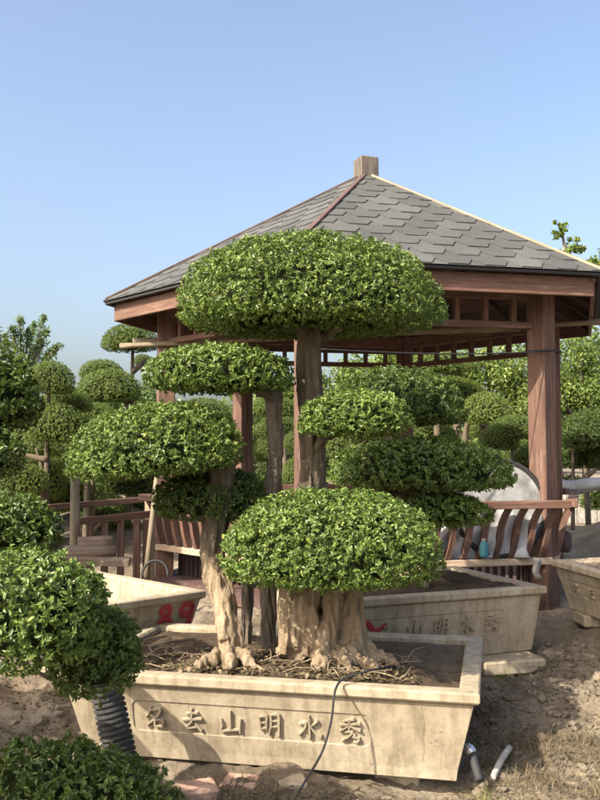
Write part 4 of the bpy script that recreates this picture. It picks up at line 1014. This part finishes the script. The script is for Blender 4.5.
for i, (x, y, Y, sx, sy, sz, yaw, mt, lab) in enumerate([
    (193, 785, 3.98, .20, .16, .09, .3, BRICK, 'pink stone block under the left end of the front planter beside the shrub'),
    (240, 788, 4.06, .17, .14, .085, -.2, BRICK, 'dusty pink block under the front planter beneath its second character'),
    (290, 790, 4.10, .14, .20, .085, .15, CONC, 'tan block under the middle of the front planter near the cable'),
    (400, 790, 4.28, .22, .2, .085, -.15, CONC, 'flat tan block under the right end of the front planter')]):
    c = P(x, y, Y); zt = Z1 - .43 - .004; m = MB(); M_ = Matrix.Rotation(yaw, 3, 'Z'); m.box((c.x, c.y + .09, zt - sz / 2 - .0), sx, sy, sz, (M_ @ Vector((1, 0, 0)), M_ @ Vector((0, 1, 0)), UP), .01)
    tag(m.build('support_block', mt, None, False, (c.x, c.y + .09, zt - sz)), lab, 'block', 'blocks under the planters')
c = P(508, 663, 5.72); m = MB(); M_ = Matrix.Rotation(.25, 3, 'Z'); m.box((c.x, c.y + .08, p2.z - .43 - .05), .44, .30, .09, (M_ @ Vector((1, 0, 0)), M_ @ Vector((0, 1, 0)), UP), .012)
tag(m.build('support_slab', CONC_GREY, None, False, (c.x, c.y, p2.z - .53)), 'flat pale slab under the right end of the planter by the rail', 'slab', 'blocks under the planters')
for i, (px, py, Y, lab) in enumerate([(575, 608, 6.6, 'grey block under the shaded planter at the right edge')]):
    c = P(px, py, Y); m = MB(); m.box((c.x + .12, c.y, p3.z - .36 - .045), .2, .3, .085, None, .008); tag(m.build('support_block', CONC_GREY, None, False, (c.x + .12, c.y, p3.z - .45)), lab, 'block', 'blocks under the planters')

# ---------------------------------------------------------------- litter, twigs, dry grass, clods
rng = np.random.default_rng(21); A = []; B_ = []; L_ = []; off = 0
tmp = []
for i in range(1700):
    u = rng.uniform(-1.9, -.3); v = rng.uniform(.1, .62)
    if rng.random() < v * 1.2: continue
    q = M1 @ Vector((u, v, Z1 + .008)); tmp.append(q[:])
pos = np.array(tmp); pos[:, 2] += rng.uniform(-.006, .012, len(pos)); co, fc, lv = leaf_cloud(pos, np.tile([0, 0, 1.], (len(pos), 1)),   .030, rng, .28, .5)
lt = link_mesh('leaf_litter', np_mesh('leaf_litter', co, fc, lv), STRAW); tag(lt, 'dry brown leaf litter over the soil of the front planter', 'leaf litter', kind='stuff')
tw = MB()
for i in range(75):
    u = rng.uniform(-1.75, -.35); v = rng.uniform(.10, .55); q = M1 @ Vector((u, v, Z1 + .01)); a = rng.uniform(0, 6.28); L = rng.uniform(.06, .26)
    e = q + Vector((math.cos(a) * L, math.sin(a) * L * .6, rng.uniform(-.005, .05))); mdp = q.lerp(e, .5) + Vector((rng.uniform(-.02, .02), rng.uniform(-.02, .02), rng.uniform(0, .03)))
    tw.tube(resample([q, mdp, e], 6), lerpl([rng.uniform(.0015, .0045), .001], 6), 5, seed=i)
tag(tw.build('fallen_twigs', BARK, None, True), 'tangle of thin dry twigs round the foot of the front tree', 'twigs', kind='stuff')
# dry grass tufts
A = []; Fq = []; L_ = []; off = 0
def blades(cx, cy, n, R, h, zoff=0.0):
    global off
    for i in range(n):
        a = rng.uniform(0, 6.28); r = R * math.sqrt(rng.random()); x = cx + math.cos(a) * r; y = cy + math.sin(a) * r; z = gz(x, y) - .01 + zoff
        hh = h * rng.uniform(.4, 1.2); d = np.array([rng.normal() * .7, rng.normal() * .7]); w_ = .0014; s = np.array([-d[1], d[0]]); s = s / (np.linalg.norm(s) + 1e-6) * w_
        for j, (t, ww) in enumerate(((0, 1), (.5, .8), (1, .15))):
            bx = x + d[0] * hh * t * t * 1.1; by = y + d[1] * hh * t * t * 1.1; bz = z + hh * t * (1 - .35 * t)
            A.append((bx + s[0] * ww, by + s[1] * ww, bz)); A.append((bx - s[0] * ww, by - s[1] * ww, bz))
        Fq.append((off, off + 1, off + 3, off + 2)); Fq.append((off + 2, off + 3, off + 5, off + 4)); L_.extend([rng.random()] * 6); off += 6
for i in range(110): blades(rng.uniform(.72, 1.75), rng.uniform(3.75, 4.7), 48, .11, .075)
for i in range(26): blades(rng.uniform(-.6, .1), rng.uniform(3.75, 4.12), 22, .09, .10)
for i in range(30): blades(rng.uniform(.1, .9), rng.uniform(3.7, 4.0), 20, .09, .07)
for i in range(28): blades(rng.uniform(1.1, 2.3), rng.uniform(5.0, 5.7), 16, .09, .07)
for i in range(24): blades(rng.uniform(-1.9, -1.0), rng.uniform(4.4, 5.3), 12, .12, .07)
dg = link_mesh('dry_grass', np_mesh('dry_grass', A, Fq, L_), STRAW); tag(dg, 'wispy dry straw coloured grass on the bare earth', 'dry grass', kind='stuff')
A = []; Fq = []; L_ = []; off = 0
for (px, py, Y) in ((487, 788, 4.0), (494, 795, 3.98), (497, 660, 5.5), (505, 655, 5.55), (482, 797, 3.96)):
    q = P(px, py, Y); blades(q.x, q.y, 26, .03, .10)
gg = link_mesh('green_weeds', np_mesh('green_weeds', A, Fq, L_), LEAF_LIGHT); tag(gg, 'few small green weeds sprouting near the planter corners', 'weeds', kind='stuff')
# dead leaves and twigs over the bare earth
tmp = []
for i in range(6000):
    q = rng.random()
    if q < .6: x, y = rng.uniform(.7, 2.4), rng.uniform(3.75, 6.0)
    elif q < .85: x, y = rng.uniform(-2.2, -1.0), rng.uniform(4.3, 5.6)
    else: x, y = rng.uniform(-.7, .9), rng.uniform(3.7, 4.15)
    if fbm(np.array([x * 3.1]), np.array([y * 3.1]), 2)[0] < rng.uniform(-.35, .15): continue
    tmp.append((x, y, gz(x, y) + rng.uniform(0, .012)))
pos = np.array(tmp); co, fc, lv = leaf_cloud(pos, np.tile([0, 0, 1.], (len(pos), 1)), .024, rng, .45, .5)
tag(link_mesh('dead_leaves', np_mesh('dead_leaves', co, fc, lv * .55), STRAW), 'small dead leaves scattered over the bare earth', 'dead leaves', kind='stuff')
tw = MB()
for i in range(420):
    x, y = (rng.uniform(.7, 2.3), rng.uniform(3.75, 5.8)) if i % 3 else (rng.uniform(-.6, .8), rng.uniform(3.7, 4.1)); a = rng.uniform(0, 6.28); L = rng.uniform(.05, .2)
    x2, y2 = x + math.cos(a) * L, y + math.sin(a) * L; q = Vector((x, y, gz(x, y) + .004)); e = Vector((x2, y2, gz(x2, y2) + rng.uniform(.004, .04)))
    tw.tube(resample([q, q.lerp(e, .5) + Vector((rng.uniform(-.02, .02), rng.uniform(-.02, .02), rng.uniform(0, .02))), e], 5), lerpl([rng.uniform(.0015, .004), .001], 5), 5, seed=i)
tag(tw.build('ground_twigs', BARK_DARK, None, True), 'thin broken twigs scattered over the bare earth', 'twigs', kind='stuff')
# clods
bm = bmesh.new()
def clod(x, y, r):
    v = bmesh.ops.create_icosphere(bm, subdivisions=1, radius=r, matrix=Matrix.Translation((x, y, gz(x, y) + r * .25)) @ Matrix.Diagonal((1.2, 1, .7, 1)))['verts']
    s = rng.uniform(0, 50); c = Vector((x, y, gz(x, y)))
    for q in v: q.co = c + (q.co - c) * (1 + .28 * math.sin(q.co.x * 3 / r + s) * math.sin(q.co.y * 2.7 / r + s) + rng.uniform(-.22, .22))
for i in range(1500):
    if i % 3 == 0: x, y = rng.normal(1.95, .22), rng.normal(4.95, .16)
    elif i % 3 == 1: x, y = rng.normal(2.4, .5), rng.normal(5.3, .35)
    else: x, y = rng.uniform(.8, 2.3), rng.uniform(3.8, 6.4)
    clod(x, y, abs(rng.normal(.004, .011)) + .004)
for i in range(900): clod(rng.uniform(.75, 2.4), rng.uniform(3.72, 6.2), abs(rng.normal(.002, .005)) + .0025)
for i in range(160): clod(rng.uniform(-2.2, -.6), rng.uniform(4.0, 5.5), abs(rng.normal(.008, .012)) + .005)
for i in range(60): clod(rng.uniform(-.6, .6), rng.uniform(3.75, 4.1), abs(rng.normal(.006, .008)) + .004)
me = bpy.data.meshes.new('clods'); bm.to_mesh(me); bm.free(); o = link_mesh('earth_clods', me, GROUND); tag(o, 'loose crumbs and clods of dry brown earth', 'clods', kind='stuff')
